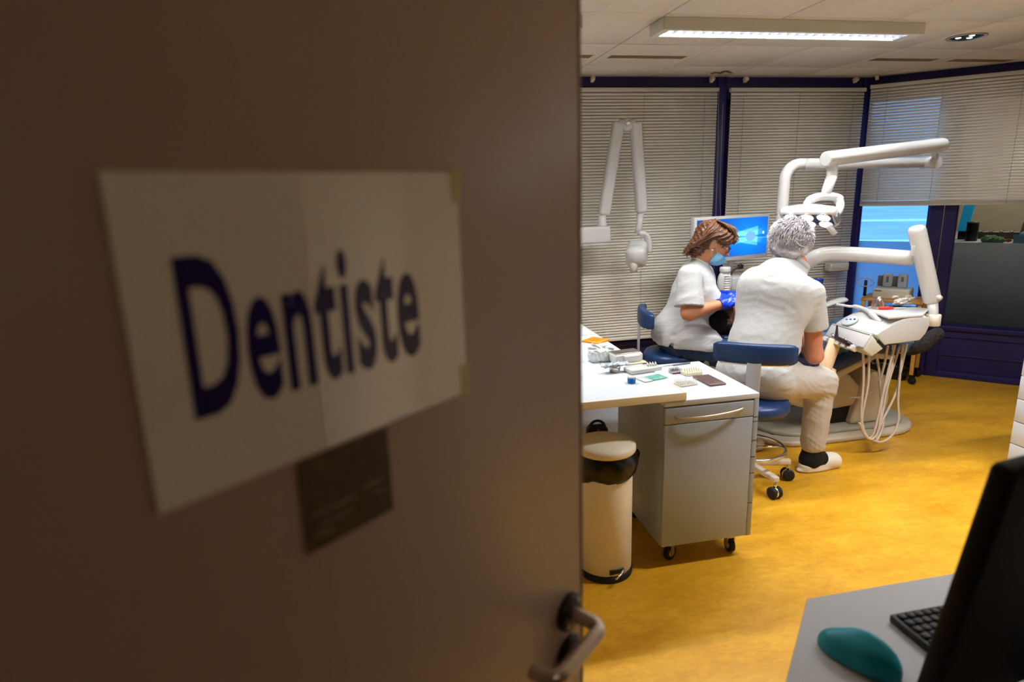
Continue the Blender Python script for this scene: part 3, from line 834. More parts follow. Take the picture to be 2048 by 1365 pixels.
# ---------------------------------------------------------------- pedal bin
bx, by = 0.835, 2.305
bn = thing('pedal_bin', 'cream pedal bin with black liner and lid beside the grey cabinet', 'bin', (bx, by, 0))
build('base_ring', MB().lathe([(0.112, 0.0), (0.119, 0.004), (0.119, 0.026), (0.114, 0.030), (0, 0.030)], (bx, by, 0), n=40), 'rubber_black', bn)
build('body', MB().lathe([(0.110, 0.029), (0.1135, 0.032), (0.1135, 0.540), (0.112, 0.543), (0.10, 0.543), (0.10, .10), (0, .10)], (bx, by, 0), n=44), 'cream_enamel', bn)
lid = build('lid', MB().lathe([(0.122, 0.556), (0.1255, 0.561), (0.1255, 0.577), (0.122, 0.585), (0.10, 0.594), (0.05, 0.600), (0.0, 0.602)], (bx, by, 0), n=44), 'cream_enamel', bn)
hv = V(0.10, 1, 0) / np.linalg.norm(V(0.10, 1, 0)); hs = V(hv[1], -hv[0], 0); hc = V(bx, by, 0) + hv * .142
hb = build('hinge_block', MB().prism([(-.050, .55), (.050, .55), (.044, .592), (.032, .606), (-.032, .606), (-.044, .592)], 0, .03, axis=1, bevel=.003), 'black_plastic', bn, local=True)
hb.location = tuple(hv * .129); hb.rotation_euler = (0, 0, math.atan2(hs[1], hs[0]))
build('carry_handle', MB().tube(arc(hc + V(0, 0, .592), .034, 0.15, math.pi - .15, 12, hs, (0, 0, 1)), .006, n=8), 'black_plastic', bn)
build('red_dot', MB().ball(hc - hv * .019 + V(0, 0, .588), .006), M('red_dot', (190, 40, 40), rough=.4), bn)
# liner folded over the rim
vs = []; fs = []; n = 72
prof = [(0.1155, 0.555), (0.120, 0.548), (0.124, 0.530), (0.127, 0.502), (0.124, 0.468), (0.1165, 0.450), (0.1150, 0.456)]
for i, (r, z) in enumerate(prof):
    for j in range(n):
        a = 2 * math.pi * j / n
        w = math.sin(5 * a + 1.2) * .5 + math.sin(9 * a + i * .6) * .35 + math.sin(17 * a + 2 * i) * .25
        k = (0, .2, .7, 1, .8, .3, .1)[i]
        side = max(0, math.cos(a - math.radians(-10))) ** 2
        vs.append((bx + (r + .007 * k * w + .016 * k * side) * math.cos(a), by + (r + .007 * k * w + .016 * k * side) * math.sin(a), z + (.0 if i < 3 else .012 * math.sin(3 * a + 2) + .018 * math.cos(a + .3)) + (.006 * w if i > 2 else 0)))
for i in range(len(prof) - 1):
    for j in range(n): fs.append([i * n + j, i * n + (j + 1) % n, (i + 1) * n + (j + 1) % n, (i + 1) * n + j])
build('bin_liner', MB().add(vs, [f[::-1] for f in fs], True), 'bag_black', bn)
pdir = unit(V(.12, -1, 0)); ps = V(-pdir[1], pdir[0], 0); pc = V(bx, by, 0) + pdir * .1135
pk = MB().box((-.032, -.004, .042), (.032, .006, .062), bevel=.002)
o = build('pedal_slot', pk, 'black_plastic', bn, local=True); o.location = tuple(pdir * .1135); o.rotation_euler = (0, 0, math.atan2(pdir[0], -pdir[1]))
pp = MB().tube(smooth_path([pc - ps * -.028 + V(0, 0, .056) + pdir * .004, pc + pdir * .025 + V(0, 0, .049), pc + ps * -.022 + pdir * .034 + V(0, 0, .043)], 5), .0045, n=8)
build('pedal', pp, 'chrome', bn)

# ---------------------------------------------------------------- foreground desk
M('desk_grey', (178, 180, 184), rough=0.5, var=0.02)
fd = thing('reception_desk', 'grey desk top in the foreground carrying a keyboard and a teal mouse', 'desk', (1.2, 0.7, 0))
poly = [(0.841, 1.046), (0.60, 0.792), (0.60, 0.25), (1.95, 0.25), (1.95, 1.046)]
build('desk_top', MB().prism(poly, .703, .73, axis=2, bevel=.002), 'desk_grey', fd)
for (x, y) in ((0.70, 0.32), (1.88, 0.32), (1.88, 0.97), (0.90, 0.95)):
    build('leg', MB().box((x - .02, y - .02, 0), (x + .02, y + .02, .704), bevel=.003), 'satin_steel', fd)
mt = thing('desk_monitor', 'black desk monitor seen from behind at the right edge', 'monitor', (1.03, 0.66, .73))
BL, TL = V(.780, .667, .855), V(.766, .596, 1.238)
BL = BL - unit(TL - BL) * .105
upv = unit(TL - BL); rv = unit(V(.985, .17, 0)); nv = unit(np.cross(rv, upv)); hh = np.linalg.norm(TL - BL)
def slab3(o, a, b, n, lo, hi, bevel=.004):
    m = MB().box(lo, hi, bevel=bevel); m.v = [tuple(V(o) + V(a) * p[0] + V(n) * p[1] + V(b) * p[2]) for p in m.v]; return m
build('back_shell', slab3(BL, rv, upv, nv, (0, -.0, 0), (.56, -.034, hh), .010), M('monitor_black', (14, 14, 15), rough=.6, spec=.2), mt)
build('screen', slab3(BL, rv, upv, nv, (.012, -.0345, .02), (.548, -.036, hh - .012), .0005), M('screen_off', (8, 8, 9), rough=.1), mt)
build('neck', MB().box((1.12, .690, .745), (1.20, .718, 1.0), bevel=.006), 'black_plastic', mt)
build('foot', MB().lathe([(.11, 0), (.11, .008), (.10, .014), (0, .016)], (1.16, .70, .73), n=28), 'black_plastic', mt)
kb = thing('keyboard', 'black computer keyboard on the grey foreground desk behind the monitor', 'keyboard', (1.17, .88, .73))
build('tray', MB().box((.952, .815, .730), (1.392, .942, .747), bevel=.003), 'black_plastic', kb)
key = None; M('key_black', (44, 44, 46), rough=.55)
for r in range(6):
    x = .960
    for c in range(22):
        if r == 1 and 5 < c < 12:
            if c == 6:
                build('space_bar', MB().box((x, .8225 + r * .0192, .747), (x + .113, .8395 + r * .0192, .7525), bevel=.002, seg=1), 'key_black', kb)
            x += .0193; continue
        if key is None:
            key = o = build('key', MB().box((-.0082, -.0082, 0), (.0082, .0082, .0055), bevel=.002, seg=1), 'key_black', kb, local=True)
        else:
            o = key.copy(); COL.objects.link(o)
        o.location = (x + .0085 - 1.17, .831 + r * .0192 - .88, .747 - .73); x += .0193
S = Sdf((.72, .74, .725), (.91, .96, .81), .0028)
md = unit(V(.047, -.103, 0)); ms = V(-md[1], md[0], 0)
S.ell((.797, .892, .738), (.030, .040, .034), np.array([ms, md, V(0, 0, 1)]).T, k=.02)
S.ell((.818, .850, .742), (.034, .062, .040), np.array([ms, md, V(0, 0, 1)]).T, k=.02)
S.ell(V(.818, .850, .745) + ms * .012, (.016, .05, .046), np.array([ms, md, V(0, 0, 1)]).T, k=.02)
S.plane((0, 0, .732), (0, 0, -1))
ms_ = thing('computer_mouse', 'teal ergonomic computer mouse on the grey foreground desk', 'mouse', (.815, .853, .73))
build('shell', S.mb(), M('teal_plastic', (0, 150, 170), rough=.45, var=.08), ms_)
build('scroll_wheel', MB().lathe([(.011, -.003), (.011, .003)], V(.811, .868, .775) + ms * .004, n=16, axis=ms), M('teal_dark', (4, 70, 82), rough=.5), ms_)
for d in (.0, .02): build('side_button', MB().ball(V(.835, .842, .765) + md * d + ms * .012, (.004, .009, .003), R=np.array([ms, md, V(0, 0, 1)]).T), 'teal_dark', ms_)
build('cable', MB().tube(smooth_path([(.843, .795, .737), (.855, .77, .733), (.90, .72, .733), (.93, .64, .733), (.95, .56, .733)], 6), .0022, n=8), 'cord_grey', ms_)

# ---------------------------------------------------------------- drawer cabinet at the right edge
cb_ = thing('drawer_cabinet', 'white drawer cabinet with curved wire handles at the right edge', 'cabinet', (3.52, 2.0, 0))
build('body', MB().box((3.268, 1.45, .06), (3.84, 2.60, .83), bevel=.003), 'white_laminate', cb_)
build('plinth', MB().box((3.30, 1.47, 0), (3.84, 2.58, .06)), 'grey_laminate', cb_)
build('worktop', MB().box((3.24, 1.44, .83), (3.845, 2.61, .86), bevel=.003), 'white_laminate', cb_)
for (ya, yb) in ((1.46, 2.02), (2.03, 2.59)):
    for k in range(6):
        z0, z1 = .07 + .1265 * k, .07 + .1265 * k + .122
        d = build('drawer', MB().box((3.250, ya, z0), (3.268, yb, z1), bevel=.002), 'white_laminate', cb_)
        yc = (ya + yb) / 2; zc = z1 - .045
        build('handle', MB().tube(smooth_path([(3.251, yc + .16, zc), (3.235, yc + .14, zc), (3.222, yc + .07, zc - .004), (3.219, yc, zc - .005), (3.222, yc - .07, zc - .004), (3.235, yc - .14, zc), (3.251, yc - .16, zc)], 4), .004, n=8), 'satin_steel', d)

# ---------------------------------------------------------------- X-ray arm
XY = 4.40
xr = thing('xray_unit', 'white folding X-ray arm with camera head hanging in front of the left blind', 'X-ray unit', (1.3, 4.65, 1.28))
def A(px, py, Y): return atY(px, py, Y)
b0, b1 = A(1218, 452, XY), A(1218, 485, XY)
build('wall_plate', MB().box((1.05, 4.56, 1.10), (1.25, 4.70, 1.45), bevel=.01), 'white_plastic', xr)
build('bracket_arm', MB().box((1.12, XY - .045, b1[2]), (b0[0], XY + .045, b0[2]), bevel=.012), 'white_plastic', xr)
build('bracket_link', MB().box((1.10, XY - .03, b1[2] + .01), (1.20, 4.58, b0[2] - .01), bevel=.01), 'white_plastic', xr)
p0, p1 = A(1204, 452, XY), A(1206, 432, XY)
build('knuckle', MB().lathe([(.036, 0), (.038, .01), (.030, .03), (.028, .08)], V(p0[0], XY, b0[2] - .002)), 'white_plastic', xr)
def flat_arm(a, b, w, d, name):
    a, b = V(a), V(b); u = unit(b - a); side = unit(np.cross(u, V(0, 1, 0))); ln = np.linalg.norm(b - a)
    m = MB().box((-w / 2, -d / 2, -.01), (w / 2, d / 2, ln + .01), bevel=.022, seg=4)
    m.v = [tuple(a + side * p[0] + V(0, 1, 0) * p[1] + u * p[2]) for p in m.v]
    return build(name, m, 'white_plastic', xr)
q0, q1 = A(1208, 428, XY), A(1237, 246, XY)
flat_arm(q0, q1, .082, .07, 'lower_arm')
r0, r1 = A(1271, 246, XY - .03), A(1283, 424, XY - .03)
flat_arm(r1, r0, .080, .068, 'upper_arm')
build('elbow', MB().tube([q1 + V(.0, 0, .0), (q1 + r0) / 2 + V(0, 0, -.022), r0], .036, n=18), 'white_plastic', xr)
build('elbow_screw', MB().cyl((q1 + r0) / 2 + V(-.01, -.05, -.01), (q1 + r0) / 2 + V(-.01, .0, -.01), .012, n=14), 'chrome', xr)
hd = A(1274, 508, XY - .05)
s0, s1 = A(1281, 428, XY - .03), A(1276, 468, XY - .04)
build('swivel', MB().tube([s0, (s0 + s1) / 2, s1], [.026, .022, .030], n=16), 'white_plastic', xr)
yk = smooth_path([A(1277, 466, XY - .04), A(1291, 470, XY - .05), A(1297, 485, XY - .06), A(1297, 505, XY - .06)], 6)
build('yoke', MB().tube(yk, .022, n=12, flat=((0, 1, 0), 1.6)), 'white_plastic', xr)
S = Sdf(hd - .16, hd + .16, .006)
Rh = frame(unit(V(-.35, -.6, -.35)))
S.box(hd, (.072, .085, .078), Rh, rnd=.035, k=.02)
S.ell(hd + Rh @ V(0, .05, .01), (.068, .06, .075), Rh, k=.03)
build('tube_head', S.mb(), 'white_plastic', xr)
c0, c1 = A(1268, 528, XY - .10), A(1267, 545, XY - .11)
build('collimator', MB().tube([c0 + V(0, .02, .02), c0, c1], [.034, .030, .026], n=18), M('collimator', (210, 204, 190), rough=.4), xr)

# ---------------------------------------------------------------- wall screen on its arm
mon = thing('wall_monitor', 'white framed monitor with blue desktop wallpaper behind the assistant', 'monitor', (2.42, 4.16, .85))
mo = A(1390, 436, 4.06); me_ = A(1540, 433, 4.26)
rv2 = unit((me_ - mo) * V(1, 1, 0)); wd = np.linalg.norm((me_ - mo) * V(1, 1, 0)); hgt = mo[2] - A(1388, 530, 4.06)[2]
nv2 = unit(np.cross(rv2, V(0, 0, 1))); BLm = V(mo[0], mo[1], mo[2] - hgt)
build('bezel', slab3(BLm, rv2, (0, 0, 1), nv2, (0, -.045, 0), (wd, 0, hgt), .008), 'white_plastic', mon)
def screen_mat():
    m = bpy.data.materials.new('desktop_screen'); m.use_nodes = True; nt = m.node_tree; b = nt.nodes['Principled BSDF']
    tc = nt.nodes.new('ShaderNodeTexCoord'); sep = nt.nodes.new('ShaderNodeSeparateXYZ'); nt.links.new(tc.outputs['UV'], sep.inputs[0])
    def mth(op, a, b_=None, c=None):
        n = nt.nodes.new('ShaderNodeMath'); n.operation = op
        for i, x in enumerate((a, b_, c)):
            if x is None: continue
            if isinstance(x, (int, float)): n.inputs[i].default_value = x
            else: nt.links.new(x, n.inputs[i])
        return n.outputs[0]
    x, y = sep.outputs[0], sep.outputs[1]
    dx = mth('SUBTRACT', x, 0.72); dy = mth('SUBTRACT', y, 0.5)
    r2 = mth('ADD', mth('MULTIPLY', dx, dx), mth('MULTIPLY', mth('MULTIPLY', dy, dy), .32))
    glow = mth('POWER', 2.718, mth('MULTIPLY', r2, -9.0))
    # four light panes with beams
    ax, ay = mth('ABSOLUTE', dx), mth('ABSOLUTE', dy)
    inx = mth('LESS_THAN', mth('ABSOLUTE', mth('SUBTRACT', dx, -.03)), .17); edge = mth('ADD', .20, mth('MULTIPLY', dx, .45))
    iny = mth('LESS_THAN', ay, edge); gap = mth('GREATER_THAN', ay, .012)
    pane = mth('MULTIPLY', mth('MULTIPLY', inx, iny), gap)
    beam = mth('MULTIPLY', mth('LESS_THAN', ay, mth('ADD', .10, mth('MULTIPLY', ax, .55))), mth('GREATER_THAN', ay, mth('MULTIPLY', ax, .20)))
    circ = mth('LESS_THAN', mth('ADD', mth('MULTIPLY', mth('SUBTRACT', x, .755), mth('SUBTRACT', x, .755)), mth('MULTIPLY', mth('MULTIPLY', mth('SUBTRACT', y, .5), mth('SUBTRACT', y, .5)), .33)), .0052)
    icon = mth('MULTIPLY', mth('LESS_THAN', mth('ABSOLUTE', mth('SUBTRACT', x, .94)), .014), mth('LESS_THAN', mth('ABSOLUTE', mth('SUBTRACT', y, .575)), .035))
    line = mth('MULTIPLY', mth('GREATER_THAN', x, .88), mth('LESS_THAN', mth('ABSOLUTE', mth('SUBTRACT', y, .44)), .006))
    f = mth('ADD', mth('MULTIPLY', glow, .55), mth('ADD', mth('MULTIPLY', pane, .25), mth('MULTIPLY', mth('MULTIPLY', beam, glow), .18)))
    ramp = nt.nodes.new('ShaderNodeValToRGB'); e = ramp.color_ramp.elements
    e[0].position = 0.0; e[0].color = rgb(10, 62, 150); e[1].position = 1.0; e[1].color = rgb(120, 215, 255)
    k = e.new(0.45); k.color = rgb(0, 118, 225)
    nt.links.new(f, ramp.inputs['Fac'])
    mx = nt.nodes.new('ShaderNodeMix'); mx.data_type = 'RGBA'; nt.links.new(circ, mx.inputs['Factor']); nt.links.new(ramp.outputs['Color'], mx.inputs['A']); mx.inputs['B'].default_value = rgb(105, 160, 232)
    mx2 = nt.nodes.new('ShaderNodeMix'); mx2.data_type = 'RGBA'; nt.links.new(mth('MAXIMUM', icon, mth('MULTIPLY', line, .4)), mx2.inputs['Factor']); nt.links.new(mx.outputs['Result'], mx2.inputs['A']); mx2.inputs['B'].default_value = rgb(190, 225, 245)
    b.inputs['Base Color'].default_value = (0.01, 0.01, 0.015, 1); b.inputs['Roughness'].default_value = .3
    nt.links.new(mx2.outputs['Result'], b.inputs['Emission Color']); b.inputs['Emission Strength'].default_value = 0.85
    return m
bz = .020
sq = [BLm + rv2 * a + V(0, 0, b) + nv2 * .0012 for (a, b) in ((bz, bz + .012), (wd - bz, bz + .012), (wd - bz, hgt - bz), (bz, hgt - bz))]
so = build('screen', MB().add(sq, [[0, 1, 2, 3]]), screen_mat(), mon)
uv = so.data.uv_layers.new(name='UVMap')
for li, c in enumerate(((0, 0), (1, 0), (1, 1), (0, 1))): uv.data[li].uv = c
mc = BLm + rv2 * wd / 2
build('mount', MB().box(mc + V(-.03, .03, .05), mc + V(.03, .10, .20), bevel=.006), 'white_plastic', mon)
build('arm', MB().cyl((2.52, 4.27, .86), (2.52, 4.27, 1.2), .02), 'white_plastic', mon)
build('cable', MB().tube(smooth_path([A(1482, 528, 4.15), A(1479, 533, 4.13), A(1467, 541, 4.12), A(1462, 552, 4.12), A(1467, 562, 4.12), A(1478, 570, 4.15)], 5), .0055, n=8), M('cable_brown', (62, 22, 26), rough=.5), mon)
build('plug', MB().box(A(1478, 530, 4.14), A(1484, 537, 4.16), bevel=.002), 'black_plastic', mon)

# ---------------------------------------------------------------- assistant's unit behind the chair (cuspidor block, bottle, cup)
au = thing('cuspidor_unit', 'white cuspidor unit standing behind the patient chair', 'dental unit', (2.70, 4.0, 0))
build('body', MB().box((2.18, 3.86, 0.0), (2.86, 4.32, .862), bevel=.02), 'white_plastic', au)
build('grey_top', MB().box((2.20, 3.88, .862), (2.50, 4.15, .872), bevel=.003), M('taupe', (132, 116, 106), rough=.5), au)
w0, w1 = A(1462, 558, 4.05), A(1484, 578, 4.05)
build('panel_box', MB().box((w0[0], 4.03, .862), (w1[0] + .16, 4.20, w0[2] + .01), bevel=.008), 'white_plastic', au)
build('knob', MB().cyl((2.505, 4.02, .905), (2.505, 4.035, .905), .014, n=14), 'cord_grey', au)
k0 = A(1662, 606, 3.85)
ta = build('tray_arm', MB().tube(smooth_path([(2.80, 3.95, .80), A(1640, 612, 3.88), A(1665, 606, 3.85), A(1690, 599, 3.84)], 4), [.045] * 12 + [.04], n=12, flat=((0, 0, 1), .4)), 'white_plastic', au)
build('basin', MB().lathe([(.02, -.03), (.10, -.02), (.12, .02), (.125, .03), (.115, .03), (.09, .0), (0, -.005)], (2.96, 3.95, .775), n=28), 'white_plastic', au)
build('spout', MB().tube(smooth_path([(2.99, 4.05, .79), (2.99, 4.05, .89), (2.99, 4.0, .915), (2.985, 3.95, .90)], 5), .009, n=8), 'satin_steel', au)
bt = A(1448, 584, 3.96)
bo = thing('white_bottle', 'white ribbed plastic bottle with screw cap beside the assistant', 'bottle', (bt[0], 3.96, .872))
bz0 = .872
S = Sdf((bt[0] - .09, 3.88, bz0 - .01), (bt[0] + .09, 4.04, bz0 + .20), .004)
S.ell((bt[0], 3.96, bz0 + .070), (.052, .034, .090), k=.01)
S.ell((bt[0], 3.96, bz0 + .06), (.044, .03, .075), k=.01)
S.plane((0, 0, bz0 + .001), (0, 0, -1))
for k in range(7):
    S.ell((bt[0] + .0, 3.922, bz0 + .022 + .016 * k), (.024, .010, .0065), k=.006)
build('bottle_body', S.mb(), 'white_plastic', bo)
build('cap', MB().lathe([(.030, .140), (.036, .143), (.037, .150), (.037, .168), (.033, .176), (0, .178)], (bt[0], 3.96, bz0), n=26), 'white_plastic', bo)
cu0 = A(1642, 593, 3.95)
cp_ = solo('plastic_cup', MB().lathe([(.022, 0), (.024, .002), (.033, .078), (.0345, .080), (.031, .078), (.022, .006), (0, .005)], (cu0[0] - .0, 3.99, .838), n=24), M('cup_blue', (18, 64, 190), rough=.3), 'small blue plastic cup on the cuspidor behind the dentist', 'cup', (cu0[0], 3.99, .838))
build('cup_stand', MB().lathe([(.026, 0), (.026, .05), (.024, .052), (0, .052)], (cu0[0], 3.99, .785), n=20), M('cup_stand', (222, 222, 190), rough=.4), au)

# ---------------------------------------------------------------- operating light
ol = thing('operating_light', 'white dental operating light with folding arm and six LED reflectors', 'dental lamp', (2.54, 3.72, .85))
pxx, pyy = 2.540, 3.72
zt = 1.716
bend = arc((pxx + .10, pyy - .01, zt - .10), .10, math.pi, math.pi / 2, 9, (1, 0, 0), (0, 0, 1))
pole = [(pxx, pyy, .62), (pxx, pyy, 1.2)] + [tuple(b) for b in bend]
e1 = A(1866, 325, 3.60)
build('pole', MB().tube(pole + [tuple(V(pxx + .14, pyy - .012, zt))], .035, n=22), 'white_plastic', ol)
build('collar', MB().lathe([(.0352, 0), (.0362, .002), (.0362, .008), (.0352, .010)], (pxx, pyy, 1.40), n=22), 'cord_grey', ol)
build('lower_arm', MB().tube([(pxx + .12, pyy - .012, zt), tuple(e1)], [.034, .031], n=22), 'white_plastic', ol)
ej = A(1870, 325, 3.55)
build('joint', MB().cyl(V(ej[0] - .01, 3.64, ej[2]), V(ej[0] - .01, 3.52, ej[2]), .037, n=24), 'white_plastic', ol)
j1 = A(1868, 298, 3.50)
build('joint_neck', MB().tube([V(ej[0] - .01, 3.54, ej[2] + .02), j1], [.018, .022], n=14), 'white_plastic', ol)
a1, a0 = A(1882, 290, 3.47), A(1654, 318, 3.28)
ud = unit(a0 - a1)
build('upper_arm', MB().tube([a1 - ud * .025, a1 - ud * .018, a1, a0, a0 + ud * .010, a0 + ud * .014], [.030, .040, .043, .042, .041, .036], n=24), 'white_plastic', ol)
d0 = A(1664, 322, 3.29); d1 = A(1664, 352, 3.29); d2 = A(1653, 383, 3.29); d3 = A(1651, 394, 3.29)
build('drop_arm', MB().tube([d0, d0 * .5 + d1 * .5, d1, d1 * .9 + d2 * .1], [.024, .031, .029, .029], n=18), 'white_plastic', ol)
build('drop_joint', MB().tube([d1 - V(0, 0, .0), d2, d3], [.030, .028, .024], n=18), 'white_plastic', ol)
yp = smooth_path([A(1613, 418, 3.29), A(1616, 405, 3.29), A(1630, 396, 3.29), A(1652, 393, 3.29), A(1673, 396, 3.27), A(1680, 408, 3.24), A(1677, 422, 3.22), A(1665, 434, 3.22)], 6)
build('yoke', MB().tube(yp, [.020] * 8 + [.024] * 20 + [.019] * (len(yp) - 28), n=14, flat=((0, 1, 0), 1.4)), 'white_plastic', ol)
ln_ = unit(V(-.45, -.35, -.82)); lw = unit(V(.61, -.79, 0)); lv_ = np.cross(lw, ln_)
if lv_[2] < 0: lv_ = -lv_
LC = A(1617, 440, 3.27)
Rl = np.array([lw, lv_, -ln_]).T     # width, height, back
S = Sdf(LC - .22, LC + .22, .006)
S.box(LC - ln_ * .022, (.155, .078, .034), Rl, rnd=.03, k=.02)
S.ell(LC - ln_ * .045, (.13, .072, .035), Rl, k=.03)
S.box(LC + ln_ * .028, (.142, .066, .030), Rl, rnd=.02, k=.004, op='sub')
build('lamp_head', S.mb(), 'white_plastic', ol)
def onlamp(m): m.v = [tuple(LC + Rl @ V(p)) for p in m.v]; return m
build('face_plate', onlamp(MB().box((-.142, -.066, .0), (.142, .066, .006), bevel=.003)), M('lamp_face', (70, 90, 130), rough=.15, metal=.3), ol)
for r_ in (-1, 1):
    for c_ in (-1, 0, 1):
        rf = build('reflector', onlamp(MB().lathe([(.038, -.004), (.040, -.008), (.037, -.012), (.034, -.004)], (c_ * .088, r_ * .035, 0), n=24)), 'chrome', ol)
        build('led', onlamp(MB().lathe([(.034, -.006), (.034, -.009), (.02, -.011), (0, -.011)], (c_ * .088, r_ * .035, 0), n=24)), 'led_glow', rf)
build('clip', onlamp(MB().box((.145, -.02, -.012), (.162, .05, .03), bevel=.006)), M('clip_grey', (130, 134, 138), rough=.3, metal=.5), ol)
h0, h1 = A(1657, 452, 3.18), A(1670, 469, 3.16)
build('handle', MB().tube([h0, h0 * .5 + h1 * .5, h1], [.017, .016, .017], n=14), 'white_plastic', ol)
lo_ = bpy.data.lights.new('lamp_beam', 'SPOT'); lo_.energy = 7; lo_.spot_size = math.radians(70); lo_.spot_blend = .6; lo_.shadow_soft_size = .06; lo_.color = (.97, .98, 1.0)
lb = bpy.data.objects.new('lamp_beam', lo_); COL.objects.link(lb); lb.parent = ol
lb.location = LC + ln_ * .03 - V(2.54, 3.72, .85)
lb.rotation_euler = Vector(unit(V(2.12, 3.42, .80) - LC)).to_track_quat('-Z', 'Y').to_euler()

# ---------------------------------------------------------------- dentist's delivery unit
du = thing('delivery_unit', 'white dental delivery unit with instrument console, tray and hanging hoses', 'dental unit', (2.50, 3.72, .62))
t0 = A(1834, 462, 3.12); t1 = A(1864, 598, 3.10)
ha = smooth_path([(2.50, 3.72, .70), (2.50, 3.66, .95), A(1610, 530, 3.50), A(1632, 514, 3.44), A(1665, 508, 3.40), A(1740, 511, 3.30), A(1826, 517, 3.17)], 6)
build('support_arm', MB().tube(ha, .045, n=22), 'white_plastic', du)
td = unit(t1 - t0)
build('column_arm', MB().tube([t0 - td * .025, t0 - td * .018, t0, t1, t1 + td * .012, t1 + td * .02], [.034, .043, .0475, .0475, .046, .038], n=26), 'white_plastic', du)
kn = A(1882, 597, 3.06)
build('arm_knob', MB().tube([A(1866, 594, 3.08), A(1880, 596, 3.05), A(1884, 597, 3.04)], [.016, .017, .010], n=14), 'white_plastic', du)
build('arm_clip', MB().box(A(1824, 492, 3.085), A(1828, 512, 3.09), bevel=.002), 'white_plastic', du)
NY, FY = 2.98, 3.29
def P2(px, py, Y=NY): p = atY(px, py, Y); return (p[0], p[2])
top_arc = [P2(1745, 669), P2(1766, 655), P2(1792, 641.5), P2(1808, 634), P2(1824, 629.5), P2(1842, 629), P2(1858, 633)]
prof = top_arc + [P2(1859, 650), P2(1850, 668), P2(1838, 683), P2(1800, 688), P2(1772, 691), P2(1764, 695)]
build('console_body', MB().prism(prof, NY + .012, FY, axis=1, bevel=.010, seg=3), 'white_plastic', du)
fin = [P2(1748, 669), P2(1767, 656.5), P2(1792, 643.5), P2(1808, 637), P2(1824, 632.5), P2(1842, 632), P2(1857, 635), P2(1857, 650), P2(1849, 667), P2(1837, 681), P2(1800, 686), P2(1773, 689), P2(1765, 692)]
build('side_fin', MB().prism(fin, NY - .012, NY + .014, axis=1, bevel=.009, seg=3), 'white_plastic', du)
build('side_badge', MB().box((P2(1818, 641)[0], NY - .0135, P2(1818, 642)[1]), (P2(1831, 641)[0], NY - .011, P2(1831, 639)[1])), M('badge', (196, 214, 230), rough=.15), du)
blk = [P2(1743, 671), P2(1766, 697), P2(1741.5, 714), P2(1725, 701)]
build('front_block', MB().prism(blk, NY - .008, FY + .01, axis=1, bevel=.008, seg=2), M('block_grey', (206, 208, 196), rough=.35), du)
bs0, bs1 = P2(1751, 682), P2(1767, 697)
build('black_slot', MB().prism([bs0, (bs0[0] + .010, bs0[1] + .008), (bs1[0] + .010, bs1[1] + .008), bs1], NY - .0135, NY - .004, axis=1, bevel=.001), 'black_plastic', du)
pa, pb = V(P2(1743, 671)), V(P2(1725, 701))
sl_ = unit(pb - pa); sn = V(sl_[1], -sl_[0]); sn = sn if sn[0] < 0 else -sn
def slope(a, b, y0, y1, th0, th1, name, mat, bevel=.003):
    c = [pa + sl_ * a + sn * th0, pa + sl_ * a + sn * th1, pa + sl_ * b + sn * th1, pa + sl_ * b + sn * th0]
    return build(name, MB().prism([tuple(x) for x in c], y0, y1, axis=1, bevel=bevel), mat, du)
slope(-.004, .085, NY - .004, FY + .006, -.004, .010, 'front_panel', 'white_plastic', .005)
build('seam', MB().box((pa[0] - .012, NY + .0, pa[1] + .002), (pa[0] - .004, FY, pa[1] + .005)), 'cord_grey', du)
for k in range(5):
    y0 = NY + .030 + k * .054
    c = pb + sn * .004
    hold = build('instrument_holder', MB().prism([tuple(c + sl_ * -.006 + sn * .0), tuple(c + sl_ * -.006 + sn * .040), tuple(c + sl_ * .026 + sn * .044), tuple(c + sl_ * .026 + sn * .0)], y0, y0 + .038, axis=1, bevel=.005), 'white_plastic', du)
build('holder_rail', MB().tube([(pb[0] - .012, NY + .02, pb[1] + .014), (pb[0] - .012, FY + .02, pb[1] + .014)], .007, n=8), 'clip_grey', du)
ip = [pa + sl_ * .02 + sn * .03, pb + sn * .05]
build('black_handpiece', MB().tube([(ip[0][0], NY + .235, ip[0][1] + .012), (pb[0] - .03, NY + .18, pb[1] + .035), (pb[0] - .036, NY + .075, pb[1] + .026), (pb[0] - .036, NY + .05, pb[1] + .022)], [.005, .012, .014, .012], n=10), M('handpiece_dark', (44, 22, 34), rough=.3), du)
for k in (1, 3):
    y0 = NY + .052 + k * .054
    build('handpiece', MB().tube([(pb[0] - .02, y0, pb[1] + .012), (pb[0] - .028, y0 + .004, pb[1] + .05)], [.009, .007], n=10), 'satin_steel', du)
tz = P2(1842, 629)[1]
d0_ = V(*P2(1745, 669)); d1_ = V(*P2(1790, 642))
build('control_display', MB().lathe([(.046, 0), (.046, .006), (.042, .009), (0, .010)], (d0_[0] + .035, FY - .085, d0_[1] + .030), n=30, axis=(-.52, -.05, .85)), M('display', (196, 202, 212), rough=.15), du)
for k in range(3): build('display_mark', MB().box((d0_[0] + .020 + .008 * k, FY - .075 - .022 * k, d0_[1] + .034 + .005 * k), (d0_[0] + .028 + .008 * k, FY - .066 - .022 * k, d0_[1] + .040 + .005 * k)), M('mark_blue', (60, 80, 190), rough=.4), du)
gh = smooth_path([A(1672, 609, FY + .03), A(1698, 613, FY - .0), A(1712, 614, FY - .02), A(1728, 619, FY - .05), A(1742, 628, NY + .16), A(1756, 640, NY + .10), A(1764, 646, NY + .07)], 6)
build('grip_handle', MB().tube(gh, [.008] * 10 + [.013] * 14 + [.017] * (len(gh) - 24), n=14), 'white_plastic', du)
trz = P2(1842, 629)[1] + .003
